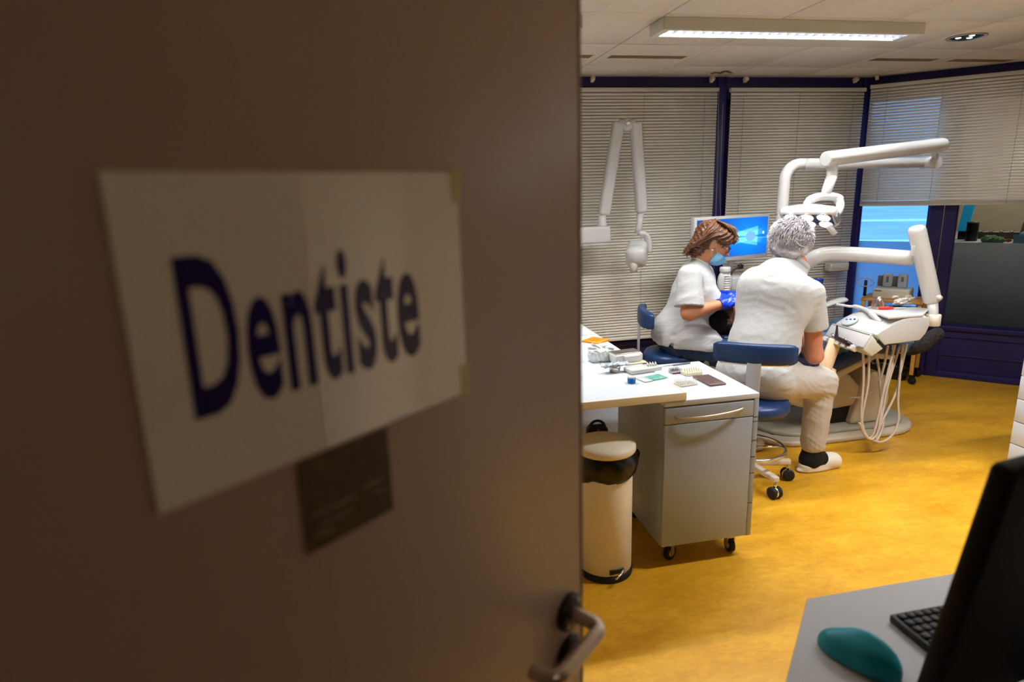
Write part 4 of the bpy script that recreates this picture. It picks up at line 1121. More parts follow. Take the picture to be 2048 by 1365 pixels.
ty = [atz(1752, 608, trz), atz(1858, 617, trz), atz(1846, 629, trz), atz(1778, 634, trz), atz(1735, 618, trz)]
build('tray', MB().prism([tuple(p[:2]) for p in ty], trz - .016, trz, axis=2, bevel=.005), 'white_plastic', du)
build('rear_bracket', MB().lathe([(.036, -.035), (.040, -.03), (.040, .03), (.036, .034), (0, .034)], V(*A(1866, 640, 3.06)), n=22), M('bracket_ivory', (224, 222, 206), rough=.4), du)
cn = V(*A(1866, 624, 3.07)); build('column_foot', MB().tube([t1 + td * .01, cn, cn - V(0, 0, .04)], [.030, .028, .030], n=16), 'white_plastic', du)
M('hose_grey', (202, 190, 178), rough=.45)
hoses = [[(1726, 700, 3.03), (1727, 760, 3.02), (1722, 830, 3.0), (1728, 868, 3.0), (1741, 876, 3.0), (1752, 850, 3.0), (1772, 760, 3.03), (1790, 690, 3.05)],
         [(1738, 702, 3.06), (1736, 770, 3.05), (1724, 840, 3.02), (1738, 878, 3.0), (1756, 862, 3.0), (1766, 790, 3.04), (1784, 730, 3.08), (1786, 690, 3.1)],
         [(1752, 706, 3.10), (1758, 740, 3.10), (1762, 800, 3.08), (1766, 850, 3.05), (1752, 884, 3.02), (1749, 880, 3.02), (1764, 830, 3.05), (1776, 770, 3.08), (1800, 692, 3.1)],
         [(1806, 690, 3.08), (1800, 750, 3.06), (1796, 800, 3.04), (1797, 840, 3.02), (1785, 870, 3.0), (1765, 884, 3.0), (1748, 882, 3.0), (1730, 870, 3.0), (1719, 846, 3.0)],
         [(1814, 688, 3.12), (1802, 740, 3.10), (1790, 790, 3.06), (1768, 835, 3.04), (1754, 868, 3.02), (1752, 884, 3.01)],
         [(1776, 692, 3.05), (1766, 740, 3.08), (1750, 780, 3.12), (1720, 795, 3.2), (1690, 793, 3.28), (1668, 782, 3.32)]]
for h in hoses:
    build('hose', MB().tube(smooth_path([A(*p) for p in h], 7), .0068, n=8), 'hose_grey', du)

# things lying on the tray
G = 'things on the dental tray'
c = A(1757, 610, 3.19)
mp_ = solo('metal_dish', MB().lathe([(.034, 0), (.038, .002), (.039, .022), (.024, .060), (.019, .068), (.016, .068), (.02, .05), (.03, .018), (0, .01)], (c[0], c[1], trz), n=24), M('tin', (186, 166, 158), rough=.2, metal=.9), 'small shiny tin beaker on the dental tray', 'beaker', (c[0], c[1], trz), G)
c = atz(1774, 617, trz + .008)
rp = thing('red_pen', 'bright red pen shaped tool on the front of the dental tray', 'tool', (c[0], c[1], trz), 0, G)
build('grip', MB().tube([V(c[0] - .045, c[1] + .012, trz + .009), V(c[0] + .0, c[1], trz + .009), V(c[0] + .035, c[1] - .008, trz + .009)], [.0085, .0095, .007], n=12), M('red_plastic', (224, 50, 40), rough=.35), rp)
build('shaft', MB().tube([V(c[0] + .034, c[1] - .008, trz + .009), V(c[0] + .11, c[1] - .025, trz + .009)], .003, n=8), 'white_plastic', rp)
c = atz(1806, 612, trz)
bxo = thing('cotton_roll_box', 'clear open box of white cotton rolls on the dental tray', 'box', (c[0], c[1], trz), 0, G)
R_ = rotz(.1)
mm = MB()
for (lo, hi) in (((-.085, -.05, 0), (.085, .05, .003)), ((-.085, -.05, 0), (-.082, .05, .045)), ((.082, -.05, 0), (.085, .05, .045)), ((-.085, -.05, 0), (.085, -.047, .045)), ((-.085, .047, 0), (.085, .05, .045))): mm.box(lo, hi)
mm.v = [tuple(V(c[0], c[1], trz) + R_ @ V(p)) for p in mm.v]; build('box_walls', mm, M('clear_plastic', (248, 246, 244), rough=.05, trans=1.0, var=0, ior=1.05), bxo)
M('cotton', (236, 230, 220), rough=.95, bump=.2)
for k in range(22):
    a = V(c[0], c[1], trz) + R_ @ V(rng.uniform(-.06, .06), rng.uniform(-.03, .03), .012 + .0085 * (k // 4)); d = R_ @ unit(V(1, rng.uniform(-.6, .6), rng.uniform(-.1, .1))) * .019
    build('cotton_roll', MB().tube([a - d, a + d], .0065, n=10), 'cotton', bxo)

# ---------------------------------------------------------------- patient chair
AX = 3.48
pc_ = thing('patient_chair', 'dark blue reclined dental patient chair on a beige base', 'dental chair', (2.75, AX, 0))
def stad(cx, cy, hx, hy, n=12, nose=1.0):
    out = []
    for a in np.linspace(math.pi / 2, 3 * math.pi / 2, n): out.append((cx - hx + hy * nose * math.cos(a), cy + hy * math.sin(a)))
    for a in np.linspace(-math.pi / 2, math.pi / 2, n): out.append((cx + hx + hy * nose * math.cos(a), cy + hy * math.sin(a)))
    return out
build('base_plate', MB().prism(stad(2.80, 3.50, .32, .285, nose=1.0), .0, .035, axis=2, bevel=.012, seg=2), 'beige_fairing', pc_)
build('base_deck', MB().prism(stad(2.83, 3.52, .30, .235, nose=1.0), .035, .060, axis=2, bevel=.008), M('deck_grey', (168, 162, 146), rough=.45), pc_)
o1 = atz(1547, 867, .0355)
build('foot_switch', MB().lathe([(.028, 0), (.028, .004), (.02, .006), (0, .006)], (o1[0], o1[1], .035), n=20), 'rubber_black', pc_)
lift = [(2.88, .06), (3.12, .06), (3.16, .20), (3.14, .36), (3.02, .42), (2.95, .36)]
build('lift_housing', MB().prism(lift, AX - .15, AX + .15, axis=1, bevel=.02, seg=3), 'beige_fairing', pc_)
sw = [(2.30, .40), (2.42, .24), (2.66, .16), (2.92, .18), (2.96, .30), (2.86, .40), (2.60, .46)]
build('swing_arm', MB().prism(sw, AX - .13, AX + .13, axis=1, bevel=.025, seg=3), 'beige_fairing', pc_)
build('bellows', MB().prism([(2.70, .06), (2.90, .06), (2.92, .20), (2.74, .17)], AX - .10, AX + .10, axis=1, bevel=.01), 'rubber_black', pc_)
build('seat_shell', MB().prism([(2.44, .42), (2.62, .38), (2.95, .52), (3.08, .50), (3.10, .53), (2.95, .56), (2.60, .43), (2.45, .47)], AX - .23, AX + .23, axis=1, bevel=.008), 'beige_fairing', pc_)
seat = [(2.44, .475), (2.60, .435), (2.94, .56), (3.10, .54), (3.14, .575), (3.09, .61), (2.95, .635), (2.62, .51), (2.48, .55)]
build('seat_cushion', MB().prism(seat, AX - .255, AX + .255, axis=1, bevel=.022, seg=3), 'chair_vinyl', pc_)
back = [(2.52, .47), (2.54, .56), (2.40, .63), (2.14, .705), (2.11, .66), (2.38, .56)]
build('back_cushion', MB().prism(back, AX - .24, AX + .24, axis=1, bevel=.022, seg=3), 'chair_vinyl', pc_)
build('back_shell', MB().prism([(2.50, .44), (2.50, .48), (2.38, .57), (2.11, .668), (2.10, .63), (2.36, .52)], AX - .235, AX + .235, axis=1, bevel=.01), 'white_plastic', pc_)
hr = A(1440, 684, AX - .02)
S = Sdf((1.84, 3.30, .58), (2.2, 3.66, .76), .006)
S.box((2.03, AX, .688), (.075, .125, .024), None, rnd=.02, k=.01)
hrp = build('headrest_pad', S.mb(), 'chair_vinyl', pc_)
build('headrest_shell', MB().box((1.965, AX - .115, .640), (2.10, AX + .115, .668), bevel=.012), 'white_plastic', pc_)
build('headrest_bar', MB().box((2.02, AX - .03, .612), (2.16, AX + .03, .645), bevel=.008), 'white_plastic', pc_)
ar0, ar1 = A(1668, 684, 3.16), A(1650, 742, 3.12)
build('armrest', MB().tube(smooth_path([A(1670, 683, 3.17), A(1664, 700, 3.15), A(1656, 722, 3.13), A(1650, 742, 3.12), A(1664, 752, 3.12)], 5), .042, n=16, flat=((0.2, 1, 0), .35)), M('armrest_peach', (236, 206, 168), rough=.45), pc_)

# ---------------------------------------------------------------- trolley by the partition
tp, tq_ = V(3.815, 4.405, 0), V(4.057, 4.097, 0)
tu = unit(tq_ - tp); tn = V(-tu[1], tu[0], 0); tn = tn if tn[0] > 0 else -tn
M('pine', (206, 150, 60), rough=.5, col2=(226, 172, 84), vscale=4, stretch=(2, 2, 18))
TZ = .665; tln, tdp = np.linalg.norm(tq_ - tp), .26
tro = thing('pine_trolley', 'small pine trolley on black casters by the partition behind the patient chair', 'trolley', tuple((tp + tq_) / 2 + tn * tdp / 2), math.atan2(tu[1], tu[0]))
hl, hd_ = tln / 2, tdp / 2
for x in (-hl, hl):
    for y in (-hd_, hd_):
        build('leg', MB().box((x - .014, y - .014, .075), (x + .014, y + .014, TZ), bevel=.003), 'pine', tro, local=True)
build('top_board', MB().box((-hl - .02, -hd_ - .02, TZ - .02), (hl + .02, hd_ + .02, TZ), bevel=.004), 'pine', tro, local=True)
build('lower_shelf', MB().box((-hl, -hd_, .235), (hl, hd_, .275), bevel=.003), 'pine', tro, local=True)
build('rail', MB().tube([(-hl, -hd_ - .016, .30), (hl, -hd_ - .016, .30)], .005, n=8), 'chrome', tro, local=True)
for x in (-hl, hl):
    for y in (-hd_, hd_):
        wp = (tp + tq_) / 2 + tn * tdp / 2 + tu * x + tn * (y * 1.0)
        caster(tro, wp[0], wp[1], .078, .030, .026, mat_b='black_plastic', yaw=1.0 + x * 3)
def TP(x, y, z): return (tp + tq_) / 2 + tn * (tdp / 2 + y) + tu * x + V(0, 0, z)
bgs = thing('black_bag', 'black bag lying under the pine trolley shelf', 'bag', tuple(TP(0, 0, .02)), math.atan2(tu[1], tu[0]))
S = Sdf((-.22, -.16, -.01), (.22, .16, .19), .008); S.box((0, 0, .07), (.16, .10, .07), rnd=.04, k=.02); S.ell((-.08, -.02, .10), (.08, .08, .05)); S.ell((.07, .02, .10), (.07, .08, .06))
build('body', ruffle(S.mb(), .004, 30, 3), 'bag_black', bgs, local=True)
bgs.location.z = 0.0
dvc = thing('desktop_device', 'ivory desktop device with two grey holders on the pine trolley', 'device', tuple(TP(-.01, 0, TZ)), math.atan2(tu[1], tu[0]))
build('case', MB().box((-.135, -.10, 0), (.125, .10, .080), bevel=.012), M('ivory_case', (216, 210, 192), rough=.4), dvc, local=True)
build('slot', MB().box((-.12, -.1015, .060), (-.07, -.099, .066)), 'black_plastic', dvc, local=True)
build('backboard', MB().box((-.135, .06, .080), (.04, .075, .165), bevel=.004), M('board_taupe', (122, 112, 102), rough=.6), dvc, local=True)
for x in (-.055, .050):
    h_ = build('holder', MB().box((x - .034, .0, .080), (x + .034, .050, .190), bevel=.010), M('holder_grey', (182, 188, 196), rough=.4), dvc, local=True)
    build('print', MB().box((x - .008, -.001, .12 + (x > 0) * .01), (x + .010, .0005, .17)), 'clip_grey', h_, local=True)
build('side_post', MB().cyl((-.205, -.02, 0), (-.205, -.02, .13), .012, n=12), 'black_plastic', dvc, local=True)
lp_ = [V(-.205, -.03, .115) + .05 * V(math.cos(a) * 1.2, 0, math.sin(a) * .7) + V(.0, 0, 0) for a in np.linspace(0, 2 * math.pi, 20)]
build('tubing', MB().tube(lp_, .005, n=8, closed=True), 'white_plastic', dvc, local=True)

# ---------------------------------------------------------------- stools
def stool(label, cx, cy, rz, seat_z, a0, group, bup=.285):
    """local -y is the back; built in the thing's frame"""
    t = thing('operator_stool', label, 'stool', (cx, cy, 0), rz, group)
    hub = build('base_hub', MB().lathe([(.034, .085), (.040, .09), (.040, .135), (.030, .15), (.026, .15)], n=22), 'beige_fairing', t, local=True)
    for k in range(5):
        a = a0 + 2 * math.pi * k / 5 - rz; d = V(math.cos(a), math.sin(a), 0); s = V(-d[1], d[0], 0)
        m = MB().box((.03, -.018, .092), (.232, .018, .122), bevel=.006)
        m.v = [tuple(d * p[0] + s * p[1] + V(0, 0, p[2])) for p in m.v]
        build('star_leg', m, M('leg_beige', (206, 192, 170), rough=.35), t, local=True)
        w = d * .222
        cs = MB().cyl(w + V(0, 0, .045), w + V(0, 0, .10), .010, n=10)
        cs.lathe([(.027, -.006), (.030, -.003), (.030, .003), (.027, .006)], w + V(0, 0, .034) + s * .0, n=18, axis=s)
        c = build('caster', cs, 'chrome', t, local=True)
        for q in (-1, 1):
            build('wheel', MB().lathe([(.020, -.010), (.030, -.009), (.032, -.004), (.032, .004), (.030, .009), (.020, .010)], w + V(0, 0, .032) + s * q * .018, n=20, axis=s), 'rubber_black', c, local=True)
    ring = [V(.185 * math.cos(a), .185 * math.sin(a), .20) for a in np.linspace(0, 2 * math.pi, 48, endpoint=False)]
    build('foot_ring', MB().tube(ring, .0095, n=10, closed=True), 'chrome', t, local=True)
    sp = MB()
    for k in range(3):
        a = 2.1 * k + .3; sp.tube([V(.03 * math.cos(a), .03 * math.sin(a), .20), V(.18 * math.cos(a), .18 * math.sin(a), .20)], .006, n=8)
    build('ring_spokes', sp, 'chrome', t, local=True)
    build('column', MB().lathe([(.030, .14), (.030, .24), (.022, .245), (.020, seat_z - .09)], n=20), 'chrome', t, local=True)
    build('seat_pan', MB().lathe([(.03, seat_z - .105), (.13, seat_z - .095), (.15, seat_z - .08)], n=30), 'black_plastic', t, local=True)
    build('seat', MB().lathe([(.150, seat_z - .085), (.180, seat_z - .078), (.194, seat_z - .055), (.194, seat_z - .030), (.182, seat_z - .010), (.15, seat_z), (.08, seat_z + .004), (0, seat_z + .004)], n=44), 'navy_vinyl', t, local=True)
    bz, by_ = seat_z + bup, -.205
    build('back_bracket', MB().box((-.034, by_ - .028, seat_z - .075), (.034, by_ - .018, bz - .03), bevel=.003), M('bracket_alu', (186, 190, 196), rough=.4, metal=.4), t, local=True)
    build('bracket_foot', MB().box((-.030, by_ - .026, seat_z - .085), (.030, -.06, seat_z - .075), bevel=.003), 'bracket_alu', t, local=True)
    pad = [V(x, by_ - .003 + .9 * x * x, bz) for x in np.linspace(-.195, .195, 15)]
    rs_ = [.030] + [.046] + [.050] * 11 + [.046] + [.030]
    rings = []
    for i, x in enumerate(np.linspace(-.200, .200, 23)):
        e_ = max(0.0, 1 - ((abs(x) / .200) ** 8)) ** .5; e_ = max(e_, .25)
        hh_, tt_ = .054 * (.55 + .45 * e_), .026 * e_ + .002; yc_ = by_ - .003 + .9 * x * x
        rings.append([V(x, yc_ + tt_ * np.sign(math.cos(a)) * abs(math.cos(a)) ** .45, bz + hh_ * np.sign(math.sin(a)) * abs(math.sin(a)) ** .55) for a in np.linspace(0, 2 * math.pi, 24, endpoint=False)])
    build('backrest', MB().loft(rings), 'navy_vinyl', t, local=True)
    build('back_strip', MB().tube([V(x, by_ + .010 + .9 * x * x - .03, bz - .048) for x in np.linspace(-.16, .16, 9)], .006, n=8), 'chrome', t, local=True)
    return t
stool('blue upholstered operator stool with backrest under the grey-haired dentist', 1.880, 2.900, -math.radians(33), .492, math.radians(-84), 'operator stools')
stool('blue upholstered operator stool with backrest under the woman assistant', 1.760, 3.585, -math.radians(106), .598, math.radians(-60), 'operator stools', .215)

# ---------------------------------------------------------------- people
M('skin_man', (206, 138, 112), rough=.5, var=.05, vscale=20, sss=.08)
M('skin_woman', (200, 134, 96), rough=.5, var=.05, vscale=20, sss=.08)
M('skin_dark', (112, 70, 52), rough=.5, var=.08, sss=.05)
M('white_cotton', (188, 190, 191), rough=.85, var=.02, bump=.10, bscale=240, sheen=.1)
M('white_trouser', (188, 181, 174), rough=.85, var=.03, bump=.08, bscale=220)
M('navy_cloth', (34, 62, 104), rough=.85, var=.10, vscale=30, bump=.1)
M('denim', (84, 116, 150), rough=.9, var=.25, vscale=14, bump=.15)
M('jacket_dark', (40, 48, 66), rough=.9, var=.2)
M('sock_black', (14, 14, 18), rough=.9, bump=.2)
M('clog_white', (224, 214, 200), rough=.4)
M('glove_blue', (18, 62, 214), rough=.32, var=.06, bump=.1, bscale=80)
M('mask_blue', (124, 190, 226), rough=.8, var=.04, bump=.1)
M('hair_brown', (70, 42, 26), rough=.42, col2=(128, 84, 56), vscale=26, stretch=(1, 1, 2.2))
M('hair_grey', (164, 158, 166), rough=.55, col2=(228, 225, 228), vscale=16)
M('hair_black', (12, 10, 10), rough=.9, bump=1.0, bscale=160)
M('eye_white', (235, 230, 225), rough=.2); M('iris', (46, 32, 24), rough=.2); M('lip', (176, 92, 84), rough=.4)
M('brow', (88, 58, 40), rough=.7)

def head(S, c, R, k=.012, scale=1.0):
    """skull, jaw, nose, ears into the field; R columns right, forward, up"""
    q = lambda x, y, z: V(c) + R @ (V(x, y, z) * scale)
    z = scale
    S.ell(q(0, -.012, .035), V(.074, .094, .088) * z, R, k=.02)
    S.ell(q(0, .025, -.02), V(.060, .068, .085) * z, R, k=.03)
    S.ell(q(0, .045, -.075), V(.040, .040, .036) * z, R, k=.03)
    for s in (-1, 1):
        S.ell(q(s * .036, .066, -.028), V(.022, .018, .022) * z, R, k=.02)
        S.ell(q(s * .031, .090, .010), V(.017, .012, .011) * z, R, k=.008, op='sub')
        S.ell(q(s * .031, .080, .009), V(.0135, .0135, .0125) * z, R, k=.003)
        S.ell(q(s * .030, .084, .030), V(.024, .010, .008) * z, R, k=.008)
        S.ell(q(s * .076, -.004, .002), V(.010, .022, .034) * z, R, k=.004)
        S.ell(q(s * .084, .004, .004), V(.006, .012, .020) * z, R, k=.004, op='sub')
    S.chain([q(0, .088, .018), q(0, .102, -.012), q(0, .112, -.028)], [.008 * z, .010 * z, .0125 * z], k=.008)
    for s in (-1, 1): S.ell(q(s * .011, .102, -.031), V(.008, .010, .008) * z, R, k=.006)
    S.ell(q(0, .092, -.056), V(.022, .009, .007) * z, R, k=.005)
    S.ell(q(0, .090, -.066), V(.019, .009, .007) * z, R, k=.005)
def face_bits(root, c, R, brow='brow', scale=1.0):
    q = lambda x, y, z: V(c) + R @ (V(x, y, z) * scale)
    for s in (-1, 1):
        e = build('eye', MB().ball(q(s * .031, .0825, .009), .0115 * scale), 'eye_white', root)
        build('iris', MB().ball(q(s * .031, .0915, .007), .0045 * scale), 'iris', e)
        build('eyebrow', MB().tube(smooth_path([q(s * .014, .096, .030), q(s * .03, .093, .036), q(s * .046, .082, .031)], 4), .0036 * scale, n=6), brow, root)
    build('lips', MB().tube(smooth_path([q(-.022, .092, -.061), q(-.008, .1005, -.059), q(.008, .1005, -.059), q(.022, .092, -.061)], 4), .0042 * scale, n=8), 'lip', root)
def hand(S, w, d, pn, side, curl, k=.005, grow=0.0, spread=.10):
    """five-fingered hand from wrist w along d, palm facing pn; side=+1 right hand"""
    d = unit(d); pn = unit(V(pn) - d * (V(pn) @ d)); s = np.cross(d, pn) * side    # towards the little finger negative
    pc = V(w) + d * .045
    R = np.array([s, d, pn]).T
    S.box(pc, (.040 + grow, .046 + grow, .015 + grow), R, rnd=.013, k=.01)
    S.cap(w, pc, .026 + grow, .022 + grow, k=.015)
    for i, (off, ln, r) in enumerate(((.030, .074, .0092), (.010, .082, .0096), (-.011, .076, .0092), (-.030, .060, .0082))):
        b = V(w) + d * .088 + s * off; cd = unit(d + s * off * spread * 10 * .2); p = b; ang = 0
        pts = [V(w) + d * .06 + s * off * .8, b]
        for j, f in enumerate((.45, .32, .27)):
            ang += curl * (1.0, 1.0, .8)[j] * (1 + .08 * i)
            dir_ = cd * math.cos(ang) + pn * math.sin(ang); p = p + dir_ * ln * f; pts.append(p)
        S.chain(pts, [r + .001 + grow, r + .001 + grow, r + grow, r * .95 + grow, r * .82 + grow], k=k)
    b = V(w) + d * .025 + s * .030; p1 = b + unit(d * .6 + s * .75 + pn * .35) * .036; p2 = p1 + unit(d * .85 + s * .1 + pn * .6) * .032; p3 = p2 + unit(d * .8 - s * .25 + pn * .65) * .026
    S.chain([b, p1, p2, p3], [.016 + grow, .0125 + grow, .0108 + grow, .009 + grow], k=.008)
def strands(pts_fn, n, r, mat, root, name, seed=1, jitter=.004, seg=7, sides=4):
    g = np.random.default_rng(seed); mb = MB()
    for i in range(n):
        P = pts_fn(g)
        P = [V(p) + g.normal(size=3) * jitter * (.3 + j / len(P)) for j, p in enumerate(P)]
        P = smooth_path(P, 3); m = len(P)
        mb.tube(P, [r * (1 - .75 * (j / (m - 1)) ** 2) for j in range(m)], n=sides, cap=False)
    return build(name, mb, mat, root)

def plan(S_lo, S_hi, h): return Sdf(S_lo, S_hi, h)

# ---- the dentist, seen from behind
dn = thing('person', 'grey-haired dentist in white polo and trousers seated with his back to the viewer', 'person', (1.95, 2.95, 0))
f_t = unit(V(.80, .60, 0)); r_t = V(f_t[1], -f_t[0], 0)
pel = V(1.925, 2.945, .60)
nk = A(1590, 533, 3.07); sR = A(1622, 588, 2.93); sL = A(1510, 562, 3.15)
chest = V(2.065, 3.03, .965); belly = V(1.985, 2.985, .76)
hC = A(1580, 488, 3.12)
f_h = unit(V(.45, .88, -.38)); R_h = frame(f_h, (.10, .0, 1))
spine = unit(chest - pel); R_b = frame(f_t - spine * (f_t @ spine), spine)
elR = A(1629, 712, 2.95); wrR = V(2.30, 3.20, .80)
elL = A(1522, 640, 3.36); wrL = V(2.17, 3.44, .93)
hipR = pel + r_t * .10 + V(0, 0, -.02); hipL = pel - r_t * .10 + V(0, 0, -.02)
knR = V(2.315, 2.935, .515); anR = V(2.298, 2.925, .115)
knL = V(2.02, 3.36, .50); anL = V(1.99, 3.34, .10)
S = plan((1.55, 2.6, -.005), (2.62, 3.75, 1.45), .0065)
S.ell(pel, (.165, .125, .13), R_b, k=.04)
S.ell(belly, (.150, .115, .16), R_b, k=.05); S.ell(chest, (.165, .105, .19), R_b, k=.05)
S.cap(sL, sR, .058, .058, k=.05)
S.cap(chest + V(.03, .02, .14), nk, .075, .060, k=.04); S.cap(nk, hC - R_h[:, 2] * .05 - R_h[:, 1] * .02, .060, .058, k=.03)
S.chain([sR, elR, wrR], [.052, .043, .030], k=.025); S.chain([sL, elL, wrL], [.052, .043, .030], k=.025)
S.chain([hipR, knR, anR], [.085, .060, .040], k=.03); S.chain([hipL, knL, anL], [.085, .060, .040], k=.03)
S.cap(anR - V(0, 0, .03), V(2.42, 2.935, .050), .034, .020, k=.02); S.cap(anR + V(-.01, 0, -.02), V(2.285, 2.922, .055), .034, .030, k=.02)
S.cap(anL - V(0, 0, .03), V(2.02, 3.46, .050), .034, .020, k=.02)
head(S, hC, R_h)
hand(S, wrR, unit(V(-.55, .75, -.1)), (-.3, -.2, -1), 1, .55)
hand(S, wrL, unit(V(.5, .1, -.45)), (.3, -.3, -1), -1, .55)
build('body', S.mb(), 'skin_man', dn)
face_bits(dn, hC, R_h, 'hair_grey')
# polo shirt
S = plan((1.6, 2.6, .42), (2.5, 3.5, 1.26), .0065)
S.ell(pel + V(.0, .0, .02), (.205, .165, .13), R_b, k=.05); S.ell(pel + V(-.005, -.0, -.03), (.212, .17, .085), R_b, k=.04)
S.ell(belly, (.190, .150, .19), R_b, k=.06); S.ell(chest + V(-.01, -.01, .0), (.205, .135, .21), R_b, k=.06)
S.ell(chest + V(-.02, -.02, .08), (.20, .115, .11), R_b, k=.05)
S.cap(sL, sR, .070, .070, k=.05); S.cap(chest + V(.01, .01, .16), nk - V(0, 0, .015), .088, .070, k=.05)
ar = unit(elR - sR); al = unit(elL - sL)
S.sleeve(sR, sR + ar * .195, .070, .078, k=.012); S.sleeve(sL, sL + al * .175, .070, .078, k=.012)
S.plane(pel + V(0, 0, -.088), (0.15, 0.05, -1))
S.plane(nk + V(.01, .01, .022), unit(nk - chest), nk - .12, nk + .12)
sh = S.mb()
crease(sh, [[A(1515, 548, 2.98), A(1540, 556, 2.95), A(1568, 562, 2.94)], [A(1523, 566, 2.96), A(1556, 578, 2.92)], [A(1598, 560, 2.9), A(1622, 545, 2.9)], [A(1580, 612, 2.86), A(1598, 628, 2.86), A(1606, 655, 2.88)], [A(1470, 690, 2.86), A(1500, 700, 2.82), A(1540, 698, 2.80)], [A(1500, 770, 2.8), A(1550, 745, 2.8), A(1590, 735, 2.85)]], .0022, .014)
ruffle(sh, .0012, 14, 5, 4, weight=lambda P: .4 + 1.0 * np.exp(-((P[:, 2] - .70) / .12) ** 2) + .6 * np.exp(-((P[:, 2] - 1.05) / .1) ** 2), aniso=(1, 1, 1.7))
shirt = build('polo_shirt', sh, 'white_cotton', dn)
nr = unit(nk - chest)
ring_ = []
cu_, cw_ = unit(np.cross(nr, V(0, 0, 1) + V(.3, 0, 0))), None
cw_ = np.cross(nr, cu_)
for a in np.linspace(0, 2 * math.pi, 30, endpoint=False):
    ring_.append(nk + nr * .012 + (.066 * math.cos(a)) * cu_ + (.070 * math.sin(a)) * cw_)
build('collar', MB().tube(ring_, .009, n=10, closed=True, flat=(nr, 1.7)), 'white_cotton', shirt)
for (p, d_, r_) in ((sR, ar, .079), (sL, al, .079)):
    pass
# trousers
S = plan((1.55, 2.6, .05), (2.6, 3.65, .80), .0065)
S.ell(pel + V(0, 0, -.035), (.19, .155, .105), R_b, k=.04)
S.chain([hipR + V(0, 0, .0), knR + V(.005, 0, .0), anR + V(.0, 0, .045)], [.108, .080, .067], k=.035)
S.ell(knR + V(.0, 0, .005), (.085, .08, .085), k=.03)
S.chain([hipL, knL, anL + V(0, 0, .045)], [.105, .078, .060], k=.035)
S.plane(V(2.30, 2.92, .128), (.12, 0, -1))
S.plane(V(0, 0, .470), (0, 0, -1), (1.6, 2.7, .3), (2.10, 3.12, .6))
trs = S.mb()
ruffle(trs, .0024, 18, 9, 3, weight=lambda P: .35 + 1.2 * np.exp(-((np.linalg.norm(P - knR, axis=1)) / .11) ** 2) + .5 * np.exp(-((P[:, 2] - .17) / .06) ** 2))
build('trousers', trs, 'white_trouser', dn)
for (an, toe, nm) in ((anR, V(2.455, 2.938, 0), 1), (anL, V(2.03, 3.50, 0), 2)):
    S = plan(an * V(1, 1, 0) - V(.2, .2, .01), an * V(1, 1, 0) + V(.3, .3, .22), .005)
    S.cap(an + V(0, 0, .07), an + V(0, 0, -.03), .054, .057, k=.02); fd_ = unit((toe - an) * V(1, 1, 0))
    S.cap(an + V(0, 0, -.04), an + fd_ * .05 + V(0, 0, -.05), .053, .050, k=.02); S.ell(an - fd_ * .02 + V(0, 0, -.055), (.052, .052, .05), k=.02)
    build('sock', S.mb(), 'sock_black', dn)
    S = plan(an * V(1, 1, 0) - V(.2, .2, .01), an * V(1, 1, 0) + V(.3, .3, .22), .0045)
    h_ = an * V(1, 1, 0) - fd_ * .055; Rf = frame(fd_)
    S.cap(h_ + fd_ * .02 + V(0, 0, .032), h_ + fd_ * .205 + V(0, 0, .030), .044, .047, k=.02)
    S.ell(h_ + fd_ * .175 + V(0, 0, .045), (.050, .068, .040), Rf, k=.02)
    S.ell(h_ + fd_ * .09 + V(0, 0, .012), (.048, .13, .022), Rf, k=.01)
    S.plane(V(0, 0, .001), (0, 0, -1))
    S.box(h_ + fd_ * .045 + V(0, 0, .105), (.043, .078, .058), Rf, rnd=.02, k=.006, op='sub')
    build('clog', S.mb(), 'clog_white', dn)
# hair and mask ties
q = lambda x, y, z: hC + R_h @ V(x, y, z)
S = plan(hC - .17, hC + .17, .0045)
S.ell(q(0, -.020, .040), (.096, .108, .096), R_h, k=.02); S.ell(q(0, -.060, -.03), (.088, .064, .068), R_h, k=.03)
S.ell(q(.070, -.03, -.01), (.030, .055, .055), R_h, k=.02); S.ell(q(-.070, -.03, -.01), (.030, .055, .055), R_h, k=.02)
S.ell(q(0, -.075, -.065), (.062, .032, .035), R_h, k=.02)
S.ell(q(0, .10, -.03), (.085, .062, .085), R_h, k=.02, op='sub')
S.ell(q(.096, .006, -.008), (.036, .030, .036), R_h, k=.01, op='sub')
hm = ruffle(S.mb(), .0026, 40, 4, 3)
hair = build('hair', hm, 'hair_grey', dn)
def gs(g):
    a = g.uniform(-1, 1) * 2.6; el = g.uniform(-.75, 1.35)
    d = V(math.sin(a) * math.cos(el), -math.cos(a) * math.cos(el), math.sin(el))
    if d[1] > .45: d[1] *= -.5
    b = V(0, -.022, .022) + d * V(.094, .106, .104); t = unit(np.cross(d, V(g.normal() * .6, 1, .2))) * .02
    dn_ = V(0, -.3, -1) - d * (V(0, -.3, -1) @ d); dn_ = unit(dn_ + .45 * t / .02) * .026; b = b * (1.06 if d[2] < .1 else 1.02)
    return [q(*(b * .94)), q(*((b + dn_) * .985)), q(*((b + dn_ * 2) * 1.0)), q(*((b + dn_ * 2.9) * .985))]
strands(gs, 2000, .0030, 'hair_grey', hair, 'hair_locks', 3, .0026, sides=3)
band = [q(.087 * math.sin(a), -.022 - .104 * math.cos(a), -.012 - .004 * math.cos(3 * a)) * 1.0 for a in np.linspace(-1.5, 1.5, 20)]
band = [hC + (b - hC) * 1.10 for b in band]
build('mask_tie', MB().tube(band, .0028, n=6), 'white_cotton', hair)
build('tie_ends', MB().tube(smooth_path([q(.0, -.134, -.014), q(.02, -.136, -.035), q(.045, -.122, -.045), q(.07, -.10, -.04)], 5), .004, n=6), 'white_cotton', hair)
build('ear', MB().ball(q(.086, .0, -.006), (.010, .019, .030), R=R_h), 'skin_man', dn) if False else None
